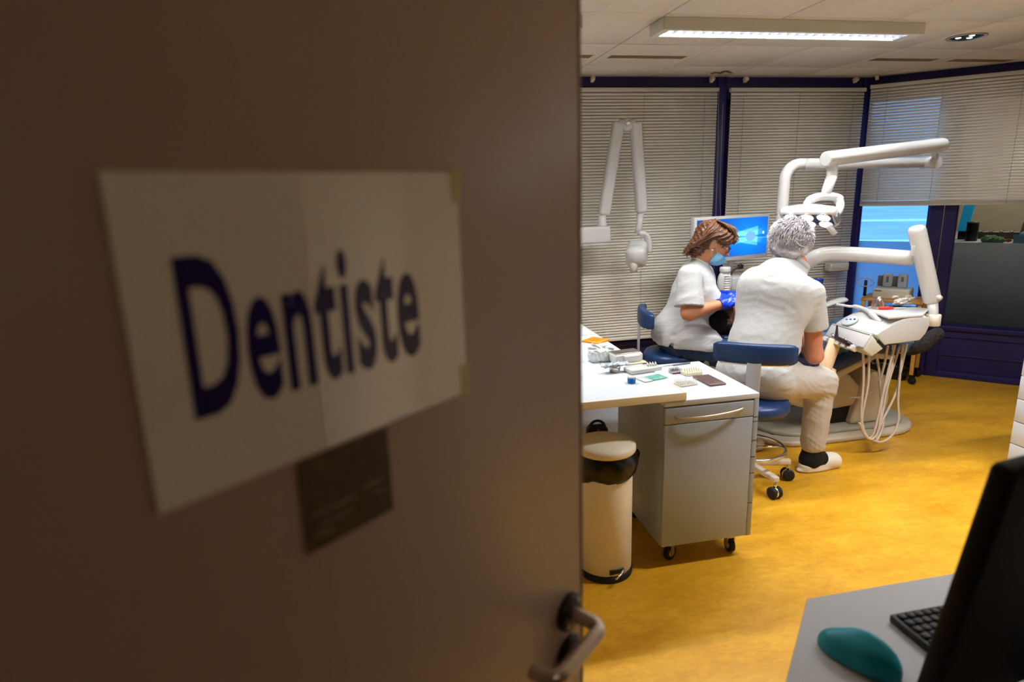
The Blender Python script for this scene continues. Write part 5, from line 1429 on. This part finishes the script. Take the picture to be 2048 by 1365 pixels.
mk = plan(hC - .17, hC + .17, .0045)
mk.ell(q(0, .055, -.055), (.058, .060, .055), R_h, k=.01); mk.plane(q(0, .04, 0), -R_h[:, 1]); mk.plane(q(0, 0, -.012), R_h[:, 2])
build('face_mask', mk.mb(), 'mask_blue', dn)

# ---- the assistant, seen from the side
wn_ = thing('person', 'woman assistant in white tunic, glasses, lowered blue mask and blue gloves', 'person', (1.68, 3.56, 0))
f_w = unit(V(.955, -.20, 0)); r_w = V(f_w[1], -f_w[0], 0)
pel = V(1.775, 3.570, .700)
nk = A(1402, 522, 3.54); hC = A(1425, 487, 3.50)
sR = A(1379, 553, 3.38); sL = A(1404, 548, 3.70)
chest = A(1385, 590, 3.55); belly = A(1372, 650, 3.57)
spine = unit(chest - pel); R_b = frame(f_w - spine * (f_w @ spine), spine)
elR = A(1378, 626, 3.32); wrR = A(1447, 608, 3.36)
elL = V(1.98, 3.86, .88); wrL = A(1452, 592, 3.60)
hipR = pel + r_w * .10 + V(0, 0, -.03); hipL = pel - r_w * .10 + V(0, 0, -.03)
knR = V(2.06, 3.30, .575); anR = V(2.02, 3.28, .10); knL = V(2.02, 3.80, .56); anL = V(1.92, 3.78, .10)
f_h = unit(V(.83, -.34, -.40)); R_h = frame(f_h)
S = plan((1.35, 3.0, -.005), (2.35, 4.05, 1.45), .0065)
S.ell(pel + V(0, 0, .02), (.155, .115, .10), R_b, k=.03); S.ell(belly, (.135, .105, .15), R_b, k=.05); S.ell(chest, (.145, .105, .17), R_b, k=.05)
S.cap(sL, sR, .048, .048, k=.05)
S.cap(chest + V(.02, 0, .13), nk, .065, .050, k=.04); S.cap(nk, hC - R_h[:, 2] * .05 - R_h[:, 1] * .02, .052, .050, k=.03)
S.chain([sR, elR, wrR], [.048, .043, .028], k=.025); S.chain([sL, elL, wrL], [.048, .041, .028], k=.025)
S.chain([hipR, knR, anR], [.056, .050, .038], k=.02); S.chain([hipL, knL, anL], [.056, .050, .038], k=.02)
for an in (anR, anL): S.cap(an + V(-.02, 0, -.03), an + V(.13, -.02, -.055), .038, .034, k=.03)
head(S, hC, R_h, scale=.97)
hdR = unit(A(1474, 594, 3.38) - wrR); hdL = unit(A(1476, 590, 3.58) - wrL)
hand(S, wrR, hdR, (.2, .5, -.6), 1, .62); hand(S, wrL, hdL, (.1, -.4, -.7), -1, .6)
build('body', S.mb(), 'skin_woman', wn_)
face_bits(wn_, hC, R_h, scale=.97)
q = lambda x, y, z: hC + R_h @ (V(x, y, z) * .97)
# gloves
for (w, d, pn, sd, cu_l, el) in ((wrR, hdR, (.2, .5, -.6), 1, .62, elR), (wrL, hdL, (.1, -.4, -.7), -1, .6, elL)):
    S = plan(w - .17, w + .17, .0035); hand(S, w, d, pn, sd, cu_l, grow=.0035)
    ad = unit(el - w); S.cap(w, w + ad * .035, .0305, .034, k=.015); S.plane(w + ad * .032, ad)
    gl = build('glove', ruffle(S.mb(), .001, 60, 2), 'glove_blue', wn_)
    build('cuff_roll', MB().tube(arc(w + ad * .031, .034, 0, 2 * math.pi * 29 / 30, 30, unit(np.cross(ad, V(0, 0, 1))), unit(np.cross(ad, np.cross(ad, V(0, 0, 1))))), .0028, n=6, closed=True), 'glove_blue', gl)
ad = unit(elL - wrL); wb_ = wrL + ad * .05
build('wrist_watch', MB().tube(arc(wb_, .032, 0, 2 * math.pi * 23 / 24, 24, unit(np.cross(ad, V(0, 0, 1))), unit(np.cross(ad, np.cross(ad, V(0, 0, 1))))), .006, n=6, closed=True), 'black_plastic', wn_)
# tunic
S = plan((1.38, 3.1, .50), (2.20, 4.0, 1.24), .0062)
S.ell(pel + V(.0, 0, .02), (.18, .155, .14), R_b, k=.05); S.ell(pel + V(.0, 0, -.03), (.19, .165, .11), R_b, k=.05)
for (h_, k_) in ((hipR, knR), (hipL, knL)): S.cap(h_ + V(0, 0, .02), h_ + (k_ - h_) * .36 + V(0, 0, .012), .125, .116, k=.05)
S.ell(belly, (.165, .150, .18), R_b, k=.06); S.ell(chest, (.175, .130, .19), R_b, k=.06)
for s in (-1, 1): S.ell(chest + R_b @ V(s * .075, .10, .0), (.07, .06, .07), R_b, k=.05)
S.cap(sL, sR, .062, .062, k=.05); S.cap(chest + V(0, 0, .13), nk - V(.0, 0, .02), .080, .060, k=.05)
ar = unit(elR - sR); al = unit(elL - sL)
S.sleeve(sR, sR + ar * .178, .068, .088, k=.014); S.sleeve(sL, sL + al * .165, .068, .085, k=.03)
S.plane(pel + V(0, 0, -.055), (-.06, .0, -1))
S.plane(nk + V(0, 0, .006) , unit(nk - chest), nk - .12, nk + .12)
S.cap(nk + R_b[:, 1] * .07 + V(0, 0, .02), nk + R_b[:, 1] * .125 + V(0, 0, -.13), .060, .012, k=.008, op='sub')
S.ell(A(1347, 701, 3.38), (.014, .07, .040), k=.004, op='sub')
tn_ = S.mb()
crease(tn_, [[A(1330, 650, 3.42), A(1352, 655, 3.40), A(1385, 652, 3.42)], [A(1340, 672, 3.40), A(1375, 668, 3.40)], [A(1385, 672, 3.42), A(1412, 668, 3.45)], [A(1362, 565, 3.36), A(1372, 580, 3.34), A(1376, 596, 3.33)], [A(1398, 560, 3.40), A(1405, 585, 3.38)]], .004, .012)
ruffle(tn_, .0014, 16, 11, 3, weight=lambda P: .4 + 1.2 * np.exp(-((P[:, 2] - .72) / .10) ** 2) + .7 * np.exp(-((P[:, 2] - .98) / .08) ** 2), aniso=(1, 1, 1.6))
tun = build('tunic', tn_, 'white_cotton', wn_)
ne = nk + V(0, 0, -.004)
vn = smooth_path([ne + R_b @ V(.0, -.062, .012), ne + R_b @ V(.058, -.02, .004), ne + R_b @ V(.060, .045, -.02), ne + R_b @ V(.035, .10, -.07), ne + R_b @ V(.0, .128, -.13), ne + R_b @ V(-.035, .10, -.07), ne + R_b @ V(-.060, .045, -.02), ne + R_b @ V(-.058, -.02, .004)], 5)
build('neck_band', MB().tube(vn[:-1], .009, n=8, closed=True), 'white_cotton', tun)
build('pen_clip', MB().box(A(1456 - 54, 672, 3.40) - .018, A(1456 - 54, 672, 3.40) + .018, bevel=.004), M('badge_blue', (40, 110, 190), rough=.5), tun) if False else None
# trousers and shoes
S = plan((1.38, 3.1, .02), (2.25, 4.0, .85), .0065)
S.ell(pel + V(0, 0, -.03), (.175, .150, .11), R_b, k=.04)
S.chain([hipR, knR, anR + V(0, 0, .03)], [.106, .086, .060], k=.035); S.chain([hipL, knL, anL + V(0, 0, .03)], [.106, .086, .060], k=.035)
S.plane(V(0, 0, .095), (0, 0, -1)); S.plane(V(0, 0, .572), (0, 0, -1), (1.4, 3.2, .4), (1.90, 3.95, .70)); S.plane(V(0, 0, .75), (0, 0, 1))
build('trousers', ruffle(S.mb(), .004, 18, 13), 'navy_cloth', wn_)
for an in (anR, anL):
    S = plan(an * V(1, 1, 0) - V(.12, .15, .01), an * V(1, 1, 0) + V(.28, .15, .16), .005)
    S.cap(an * V(1, 1, 0) + V(-.03, 0, .038), an * V(1, 1, 0) + V(.15, -.02, .034), .044, .042, k=.02); S.plane(V(0, 0, .001), (0, 0, -1))
    build('shoe', S.mb(), 'clog_white', wn_)
# hair
S = plan(hC - .20, hC + .19, .0045)
S.ell(q(0, -.022, .045), (.088, .104, .088), R_h, k=.02); S.ell(q(0, -.058, -.01), (.076, .058, .085), R_h, k=.03)
S.ell(q(0, -.080, -.066), (.058, .046, .058), R_h, k=.03); S.ell(q(.0, .070, .078), (.070, .042, .036), R_h, k=.025)
S.ell(q(.055, .035, .06), (.040, .07, .045), R_h, k=.025); S.ell(q(-.055, .035, .06), (.040, .07, .045), R_h, k=.025)
S.ell(q(0, .115, -.01), (.10, .055, .062), R_h, k=.015, op='sub')
for s in (-1, 1):
    S.ell(q(s * .088, .030, -.030), (.036, .052, .052), R_h, k=.012, op='sub'); S.ell(q(s * .092, -.002, -.004), (.026, .024, .036), R_h, k=.008, op='sub')
hair = build('hair', ruffle(S.mb(), .005, 50, 6, 3), 'hair_brown', wn_)
def ws(g):
    s = g.choice((-1, 1)); ph = g.uniform(0, 1)
    if ph < .5:   # fringe and crown
        x = g.uniform(-.07, .07); y0 = g.uniform(-.05, .03)
        return [q(x * .6, y0, .135), q(x * 1.0, y0 + .05, .132), q(x * 1.15, .094, .096), q(x * 1.2 + .004, .104, .070), q(x * 1.2, .103, .054 + g.uniform(-.006, .010))]
    z = g.uniform(.0, .10); y = g.uniform(-.06, .045)
    return [q(s * .03, y, .128), q(s * .075, y - .012, .09), q(s * .092, y * .5 - .05, .045), q(s * .085, -.075 - g.uniform(0, .02), -.02), q(s * g.uniform(.02, .07), -.112, -.070), q(s * g.uniform(.02, .07), -.112 - g.uniform(0, .018), -.112 + g.uniform(-.02, .03))]
strands(ws, 420, .0046, 'hair_brown', hair, 'hair_locks', 8, .005)
# glasses
gl = build('glasses', MB().tube(smooth_path([q(.080, .0, .018), q(.076, .05, .018), q(.068, .094, .016)], 4), .0022, n=6), 'brow', wn_)
build('temple', MB().tube(smooth_path([q(-.080, .0, .018), q(-.076, .05, .018), q(-.068, .094, .016)], 4), .0022, n=6), 'brow', gl)
for s in (-1, 1):
    rim = [q(s * (.036 + .027 * math.cos(a)), .112 - .012 * abs(.036 + .027 * math.cos(a)) / .06, .002 + .019 * math.sin(a)) for a in np.linspace(0, 2 * math.pi, 24, endpoint=False)]
    build('rim', MB().tube(rim, .0019, n=6, closed=True), 'brow', gl)
    build('lens', MB().add(rim, [list(range(24))], True), M('lens_glass', (240, 240, 240), rough=.03, trans=1.0, var=0, ior=1.05), gl)
    build('hinge', MB().tube([q(s * .062, .104, .014), q(s * .069, .092, .016)], .0028, n=6), 'brow', gl)
build('bridge', MB().tube([q(-.010, .1135, .010), q(0, .116, .013), q(.010, .1135, .010)], .002, n=6), 'brow', gl)
# mask pulled under the nose
S = plan(hC - .18, hC + .18, .004)
S.ell(q(0, .062, -.062), (.066, .058, .050), R_h, k=.012); S.ell(q(0, .030, -.085), (.060, .060, .036), R_h, k=.02)
S.plane(q(0, .03, 0), -R_h[:, 1], k=.004); S.plane(q(0, .11, -.050), unit(R_h[:, 2] + R_h[:, 1] * .38))
fm = build('face_mask', ruffle(S.mb(), .0018, 40, 3), 'mask_blue', wn_)
for s in (-1, 1):
    build('ear_loop', MB().tube(smooth_path([q(s * .063, .045, -.042), q(s * .074, .02, -.008), q(s * .084, -.006, .026), q(s * .084, -.018, .0), q(s * .072, .012, -.055), q(s * .058, .035, -.085)], 5), .0017, n=6), 'white_cotton', fm)
    build('earring', MB().ball(q(s * .083, .006, -.034), .0045), 'white_plastic', wn_)

# ---- the patient, lying in the chair
pt = thing('person', 'patient with short black hair lying back in the dental chair in jeans and grey socks', 'person', (2.75, AX, .5))
hC = V(2.015, AX - .01, .792); R_h = frame(unit(V(.22, 0, .98)), unit(V(-1, 0, .25)))
S = plan((1.85, 3.1, .40), (3.78, 3.88, .98), .0075)
head(S, hC, R_h)
nk = V(2.14, AX, .765); chest = V(2.33, AX, .705); bel = V(2.48, AX, .610); pv = V(2.62, AX, .575)
S.cap(hC + V(.05, 0, -.01), nk, .055, .055, k=.03); S.cap(nk, chest, .058, .10, k=.05)
S.ell(chest, (.17, .165, .095), k=.05); S.ell(bel, (.15, .145, .095), k=.05); S.ell(pv, (.13, .16, .095), k=.05)
for s in (-1, 1):
    sh_ = V(2.22, AX + s * .17, .715); el_ = V(2.44, AX + s * .21, .63); wr_ = V(2.52, AX + s * .07, .715)
    S.chain([sh_, el_, wr_], [.050, .042, .030], k=.03)
    hand(S, wr_, unit(V(.3, -s, .0)), (0, 0, -1), s, .25)
    hp_ = V(2.66, AX + s * .09, .565); kn = V(2.98, AX + s * .10, .640); an = V(3.315, AX + s * .09, .545)
    S.chain([hp_, kn, an], [.082, .058, .042], k=.03)
    S.chain([an, an + V(.06, s * .02, .015), an + V(.135, s * .05, .075)], [.042, .038, .03], k=.02)
build('body', S.mb(), 'skin_dark', pt)
face_bits(pt, hC, R_h, 'hair_black')
S = plan((1.85, 3.15, .50), (2.85, 3.82, .92), .0075)
S.ell(chest, (.185, .18, .108), k=.05); S.ell(bel, (.165, .16, .108), k=.05); S.ell(pv, (.12, .17, .105), k=.05); S.cap(chest - V(.05, .1, 0), chest + V(-.05, .1, 0), .09, .09, k=.05)
for s in (-1, 1):
    S.chain([V(2.22, AX + s * .17, .715), V(2.44, AX + s * .21, .63), V(2.505, AX + s * .09, .712)], [.064, .056, .044], k=.03)
S.plane(V(2.165, 0, 0), (-1, 0, .3))
build('jacket', ruffle(S.mb(), .005, 20, 3), 'jacket_dark', pt)
bib = MB(); bv = []; bf = []
nx_, ny_ = 12, 10
for i in range(nx_ + 1):
    for j in range(ny_ + 1):
        x = 2.19 + .30 * i / nx_; y = AX - .16 + .32 * j / ny_
        bv.append((x, y, .845 - .08 * ((y - AX) / .16) ** 2 - .32 * max(0, x - 2.36) - .05 * max(0, 2.26 - x) * 3))
for i in range(nx_):
    for j in range(ny_):
        a = i * (ny_ + 1) + j; bf.append([a, a + ny_ + 1, a + ny_ + 2, a + 1])
bib.add(bv + [(p[0], p[1], p[2] - .002) for p in bv], bf + [[k + len(bv) for k in f[::-1]] for f in bf], True)
build('bib', bib, M('bib_white', (232, 234, 236), rough=.7), pt)
S = plan((2.45, 3.15, .45), (3.55, 3.82, .92), .0075)
S.ell(pv, (.135, .17, .105), k=.05)
for s in (-1, 1): S.chain([V(2.66, AX + s * .09, .565), V(2.98, AX + s * .10, .640), V(3.30, AX + s * .09, .555)], [.100, .075, .058], k=.03)
S.plane(V(2.56, 0, 0), (-1, 0, 0)); S.plane(V(3.30, 0, .57), (1, 0, -.3))
build('jeans', ruffle(S.mb(), .006, 20, 21), 'denim', pt)
M('knit_grey', (26, 25, 26), rough=.95, col2=(62, 59, 60), vscale=60, bump=.6, bscale=140)
M('knit_dark', (14, 12, 12), rough=.95, bump=.5, bscale=140)
for s in (-1, 1):
    an = V(3.315, AX + s * .09, .545)
    S = plan(an - .12, an + .26, .005)
    S.chain([an + V(-.05, 0, .0), an + V(.02, 0, -.005), an + V(.075, s * .02, .015), an + V(.150, s * .05, .075)], [.054, .055, .052, .042], k=.03)
    S.plane(an + V(-.045, 0, 0), (-1, 0, 0))
    sk = build('knit_sock', S.mb(), 'knit_grey', pt)
    for (a, b) in ((.045, .06),): 
        c0 = an + V(.075, s * .018, .014); dd = unit(V(.075, .03 * s, .055))
        build('stripe', MB().tube([c0 - dd * .012, c0 + dd * .012], .0565, n=24), 'knit_dark', sk)
S = plan(hC - .16, hC + .16, .005)
q = lambda x, y, z: hC + R_h @ V(x, y, z)
S.ell(q(0, -.018, .040), (.088, .100, .096), R_h, k=.02); S.ell(q(0, -.05, -.02), (.084, .06, .06), R_h, k=.02)
S.ell(q(0, .115, -.03), (.10, .065, .105), R_h, k=.012, op='sub')
build('hair', ruffle(S.mb(), .003, 160, 2, 2), 'hair_black', pt)

# ---------------------------------------------------------------- things on the desk and the cabinet
wbx = thing('wall_box', 'small cream box fixed beside the corner post below the operating light', 'box', tuple(A(1680, 541, 4.58)))
w0, w1 = A(1661, 528, 4.56), A(1697, 541, 4.56)
build('case', MB().box((w0[0], 4.56, w1[2]), (w1[0], 4.63, w0[2]), bevel=.004), 'blind_rail', wbx)
build('cover', MB().box((w0[0] + .012, 4.556, w1[2] + .02), (w1[0] - .004, 4.561, w0[2] - .004), bevel=.001), 'white_plastic', wbx)
build('mount', MB().box((w1[0] - .05, 4.62, w1[2] + .005), (w1[0] - .01, 4.69, w0[2] - .005), bevel=.002), 'blind_rail', wbx)
G = 'small dental things on the desk'
def sz(name, mb, mat, label, cat, base, group=G): return solo(name, mb, mat, label, cat, base, group)
def rbox(c, hx, hy, h, z0, ang, bevel=.004):
    m = MB().box((-hx, -hy, 0), (hx, hy, h), bevel=bevel); R = rotz(ang); m.v = [tuple(R @ V(p) + V(c[0], c[1], z0)) for p in m.v]; return m
c = atz(1191, 683, DZ)
ob = thing('orange_pad', 'orange square plastic pad lying on the far end of the white desk', 'pad', (c[0] - .0, c[1], DZ), 0, G)
build('pad', rbox(c, .055, .055, .010, DZ, math.radians(38), .005), M('orange_plastic', (238, 138, 24), rough=.4), ob)
build('lid_print', rbox(c, .030, .030, .0115, DZ, math.radians(38), .0004), M('orange_dark', (226, 122, 20), rough=.4), ob)
c = atz(1205, 697, DZ)
pl = thing('pliers', 'small dark metal pliers on the white desk behind the clear pouch', 'pliers', (c[0], c[1], DZ), 0, G)
build('jaw', MB().tube(smooth_path([V(c[0] - .03, c[1] + .0, DZ + .006), V(c[0] - .01, c[1] + .015, DZ + .006), V(c[0] + .012, c[1] + .01, DZ + .006), V(c[0] + .01, c[1] - .01, DZ + .006)], 4), .0045, n=8), 'clip_grey', pl)
build('grip', MB().tube([V(c[0] + .01, c[1] - .005, DZ + .006), V(c[0] + .04, c[1] - .055, DZ + .006)], .005, n=8), 'clip_grey', pl)
c = atz(1196, 722, DZ)
S = Sdf((c[0] - .12, c[1] - .08, DZ - .01), (c[0] + .12, c[1] + .08, DZ + .12), .005)
S.box((c[0], c[1], DZ + .028), (.046, .035, .030), rnd=.012, k=.01); S.ell((c[0] - .02, c[1], DZ + .06), (.03, .02, .03), k=.02); S.ell((c[0] + .03, c[1] + .01, DZ + .055), (.03, .02, .03), k=.02)
S.plane((0, 0, DZ + .001), (0, 0, -1))
sz('plastic_pouch', ruffle(S.mb(), .003, 60, 8), M('pouch', (236, 244, 242), rough=.35, trans=.2, var=.05), 'crumpled clear plastic pouch on the white desk beside the dispenser box', 'pouch', (c[0], c[1], DZ))
c = atz(1258, 726, DZ); an_ = math.radians(8)
db = thing('dispenser_box', 'white dispenser box with metal top on the white desk', 'box', (c[0], c[1] + .02, DZ), 0, G)
cc = (c[0] - .008, c[1] + .03)
build('case', rbox(cc, .072, .045, .045, DZ, an_, .008), 'white_plastic', db)
build('drawer_front', rbox((cc[0] + .018, cc[1] - .046), .042, .008, .036, DZ + .004, an_, .004), 'white_plastic', db)
build('metal_top', rbox((cc[0], cc[1] + .004), .068, .036, .004, DZ + .045, an_, .002), 'satin_steel', db)
build('slot', rbox((cc[0] - .042, cc[1] - .046), .014, .003, .022, DZ + .012, an_, .001), 'clip_grey', db)
build('foot_tray', rbox((cc[0] + .02, cc[1] - .01), .058, .058, .008, DZ, an_, .003), 'cream_edge', db)
c = atz(1229, 744, DZ)
mc_ = thing('foil_cup', 'small steel cup holding a crumpled foil wrapper on the white desk', 'cup', (c[0], c[1], DZ), 0, G)
build('cup', MB().lathe([(.018, 0), (.024, .003), (.027, .022), (.028, .030), (.025, .029), (.020, .006), (0, .005)], (c[0], c[1], DZ), n=26), 'satin_steel', mc_)
S = Sdf((c[0] - .09, c[1] - .05, DZ + .015), (c[0] + .09, c[1] + .05, DZ + .06), .004)
S.box((c[0], c[1], DZ + .034), (.066, .018, .008), rotz(.12), rnd=.006, k=.01); build('foil', ruffle(S.mb(), .004, 90, 4), M('foil', (206, 218, 228), rough=.2, metal=.5, bump=.5, bscale=90), mc_)
c = atz(1288, 742, DZ); an_ = math.radians(10)
ft = thing('white_file_block', 'white plastic file block with slanted slots at the desk edge', 'holder', (c[0], c[1], DZ), 0, G)
build('block', rbox((c[0] - .006, c[1] + .0), .080, .036, .020, DZ, an_, .004), 'white_plastic', ft)
for k in range(4):
    build('fin', rbox((c[0] + .022 + .013 * k, c[1] + .012), .0025, .020, .012, DZ + .018, an_ - .5, .001), 'white_plastic', ft)
c = atz(1263, 766, DZ)
bl = thing('blue_pot', 'small blue round pot with white lid at the front of the desk', 'pot', (c[0], c[1], DZ), 0, G)
build('pot', MB().lathe([(.0165, 0), (.0175, .002), (.0175, .022), (0, .022)], (c[0], c[1], DZ), n=26), M('pot_blue', (0, 108, 196), rough=.3), bl)
build('lid', MB().lathe([(.0172, .022), (.0172, .027), (.015, .029), (0, .029)], (c[0], c[1], DZ), n=26), 'white_plastic', bl)
c = atz(1305, 757, DZ); an_ = math.radians(14)
gp = thing('green_packet', 'flat green and white packet beside the blue pot on the desk', 'packet', (c[0], c[1], DZ), 0, G)
build('sleeve', rbox(c, .058, .032, .0035, DZ, an_, .001), M('packet_green', (66, 150, 138), rough=.25, col2=(120, 190, 178), vscale=40), gp)
R = rotz(an_); w_ = V(c[0], c[1], 0) + R @ V(-.046, -.002, 0)
build('label', rbox(w_, .020, .034, .0042, DZ, an_, .0006), 'white_plastic', gp)
G = 'bur blocks and tools on the grey cabinet'
KZ = CZ1
c0, c1 = atz(1330, 731, KZ), atz(1380, 728, KZ)
pr_ = thing('dental_probe', 'thin grey dental probe near the back edge of the grey cabinet', 'tool', (c1[0], c1[1], KZ), 0, G)
build('handle', MB().tube([V(c1[0] - .10, c1[1] - .012, KZ + .005), V(c1[0] - .09, c1[1] - .011, KZ + .005), V(c1[0], c1[1], KZ + .005)], [.002, .0045, .0045], n=8), 'clip_grey', pr_)
build('tip', MB().tube([V(c1[0] - .10, c1[1] - .012, KZ + .005), V(c1[0] - .15, c1[1] - .018, KZ + .004), V(c1[0] - .165, c1[1] - .026, KZ + .003)], [.002, .0015, .001], n=6), 'clip_grey', pr_)
def pin_block(name, label, c, hx, hy, h, ang, mat, nx, ny, pr, ph, pin_mat, foot=None):
    t = thing(name, label, 'bur block', (c[0], c[1], KZ), 0, G)
    build('block', rbox(c, hx, hy, h, KZ, ang, .003), mat, t); R = rotz(ang); first = None
    pm = MB().tube([(0, 0, 0), (0, 0, ph * .7), (0, 0, ph)], [pr, pr, pr * .6], n=6)
    for i in range(nx):
        for j in range(ny):
            p = R @ V(-hx * .86 + 2 * hx * .86 * i / max(1, nx - 1), -hy * .82 + 2 * hy * .82 * j / max(1, ny - 1), 0)
            if first is None: first = o = build('pin', pm, pin_mat, t, local=True)
            else:
                o = first.copy(); COL.objects.link(o)
            o.location = (p[0], p[1], h - .001)
    return t
M('bur_steel', (150, 150, 158), rough=.25, metal=.8)
M('pin_clear', (222, 224, 226), rough=.2)
M('block_black', (70, 62, 66), rough=.4); M('block_cream', (228, 220, 186), rough=.5); M('block_clear', (214, 204, 186), rough=.3)
M('block_brown', (112, 88, 82), rough=.45); M('pin_brown', (96, 74, 70), rough=.4)
c = atz(1350, 746, KZ)
t = pin_block('bur_stand', 'small metal bur stand with a dark red stripe on the grey cabinet', c, .024, .020, .010, .1, M('stand_grey', (176, 176, 182), rough=.3, metal=.4), 6, 4, .0016, .014, 'block_black')
build('stripe', rbox((c[0], c[1] - .0225), .024, .0008, .005, KZ + .003, .1, .0002), M('stripe_red', (112, 40, 48), rough=.4), t)
c = atz(1383, 749, KZ)
pin_block('bur_stand', 'cream bur block with yellow pins on the grey cabinet', c, .042, .026, .016, .12, 'block_cream', 7, 3, .0016, .012, M('pin_yellow', (200, 190, 130), rough=.4))
c = atz(1371, 769, KZ)
pin_block('bur_stand', 'pale block with tall clear pins on the grey cabinet beside the desk corner', c, .044, .030, .006, .16, 'block_clear', 11, 6, .0013, .022, 'pin_clear')
c = atz(1418, 763, KZ)
pin_block('bur_stand', 'brown rectangular bur block full of short brown pins on the grey cabinet', c, .040, .072, .009, .06, 'block_brown', 9, 15, .0012, .0045, 'pin_brown')

# ---------------------------------------------------------------- the room seen through the partition glass
G = 'things in the room behind the partition'
cnt = thing('lab_counter', 'white counter in the room seen through the partition glass', 'counter', tuple(PW(1.3, .85, 0)), -math.pi / 4)
build('top', MB().box((-.60, -.62, 1.055), (1.1, .68, 1.085), bevel=.003), 'white_laminate', cnt, local=True)
build('cupboard', MB().box((-.58, -.45, 0.0), (1.08, .62, 1.055), bevel=.003), 'grey_laminate', cnt, local=True)
CZl = 1.085
def lb_(t, n): return PW(t, n, CZl)
M('cyan_sheet', (30, 160, 200), rough=.5, emit=(30, 170, 215), estr=.12)
ps_ = thing('cyan_screen', 'tilted cyan lit screen standing on the far side of the counter', 'screen', tuple(lb_(.80, .55)), -math.pi / 4, G)
build('panel', MB().box((-.045, -.006, .06), (.03, .006, .30), bevel=.003, rot=np.array([[.99, 0, .12], [0, 1, 0], [-.12, 0, .99]])), 'cyan_sheet', ps_, local=True)
build('foot', MB().box((-.05, -.04, 0), (.03, .04, .07), bevel=.004), 'black_plastic', ps_, local=True)
S = Sdf((-.12, -.08, -.01), (.14, .08, .08), .006); S.ell((0, 0, .02), (.08, .05, .028)); S.ell((-.03, .01, .03), (.04, .03, .02)); S.plane((0, 0, .001), (0, 0, -1))
gcl = thing('green_cloth', 'crumpled green cloth bundle on the white counter behind the glass', 'cloth', tuple(lb_(.98, .26)), -math.pi / 4, G)
build('bundle', ruffle(S.mb(), .006, 50, 3), M('green_cloth', (104, 140, 96), rough=.9, var=.2, vscale=40), gcl, local=True)
build('red_end', MB().ball((.095, 0, .018), (.024, .014, .014)), M('red_cloth', (150, 60, 56), rough=.8), gcl, local=True)
jar = thing('clear_tub', 'clear plastic tub with a blue ball inside on the counter behind the glass', 'tub', tuple(lb_(1.16, .28)), -math.pi / 4, G)
tb = MB()
for (lo, hi) in (((-.055, -.04, 0), (.055, .04, .003)), ((-.055, -.04, 0), (-.052, .04, .06)), ((.052, -.04, 0), (.055, .04, .06)), ((-.055, -.04, 0), (.055, -.037, .06)), ((-.055, .037, 0), (.055, .04, .06))): tb.box(lo, hi)
build('walls', tb, M('tub_blue', (150, 190, 210), rough=.15, trans=.6, var=.02, ior=1.2), jar, local=True)
build('ball', MB().ball((.01, 0, .055), .033), M('ball_blue', (110, 176, 210), rough=.4), jar, local=True)
spk = thing('grey_speaker', 'grey wedge shaped device standing on the counter behind the glass', 'device', tuple(lb_(1.22, .48)), -math.pi / 4, G)
build('body', MB().prism([(-.07, 0), (.05, 0), (.065, .20), (.055, .215), (-.02, .215), (-.035, .20)], -.05, .05, axis=1, bevel=.006), M('device_grey', (110, 108, 106), rough=.5), spk, local=True)
build('cable', MB().tube(smooth_path([(.06, 0, .20), (.10, 0, .26), (.16, 0, .29), (.17, .02, .10), (.2, .05, .01)], 5), .006, n=8), 'black_plastic', spk, local=True)
mug = thing('dark_tin', 'dark round tin standing on the counter behind the glass', 'tin', tuple(lb_(.84, .40)), 0, G)
build('tin_body', MB().lathe([(.04, 0), (.042, .004), (.042, .15), (.038, .155), (0, .155)], n=24), 'black_plastic', mug, local=True)
build('rim', MB().lathe([(.043, .145), (.044, .148), (.044, .155), (.040, .158)], n=24), 'clip_grey', mug, local=True)
tb2 = thing('tool_tray', 'low brown tool tray on the counter behind the glass', 'tray', tuple(lb_(1.02, .66)), -math.pi / 4, G)
tm = MB()
for (lo, hi) in (((-.16, -.05, 0), (.16, .05, .006)), ((-.16, -.05, 0), (.16, -.044, .05)), ((-.16, .044, 0), (.16, .05, .05)), ((-.16, -.05, 0), (-.154, .05, .05)), ((.154, -.05, 0), (.16, .05, .05))): tm.box(lo, hi)
build('tray', tm, M('tray_brown', (70, 54, 44), rough=.6), tb2, local=True)
for k in range(4): build('tool', MB().cyl((-.12 + .07 * k, -.02, .05), (-.09 + .07 * k, .03, .07), .008, n=8), 'clip_grey', tb2, local=True)

for i_ in range(1):
    bpy.context.view_layer.update()
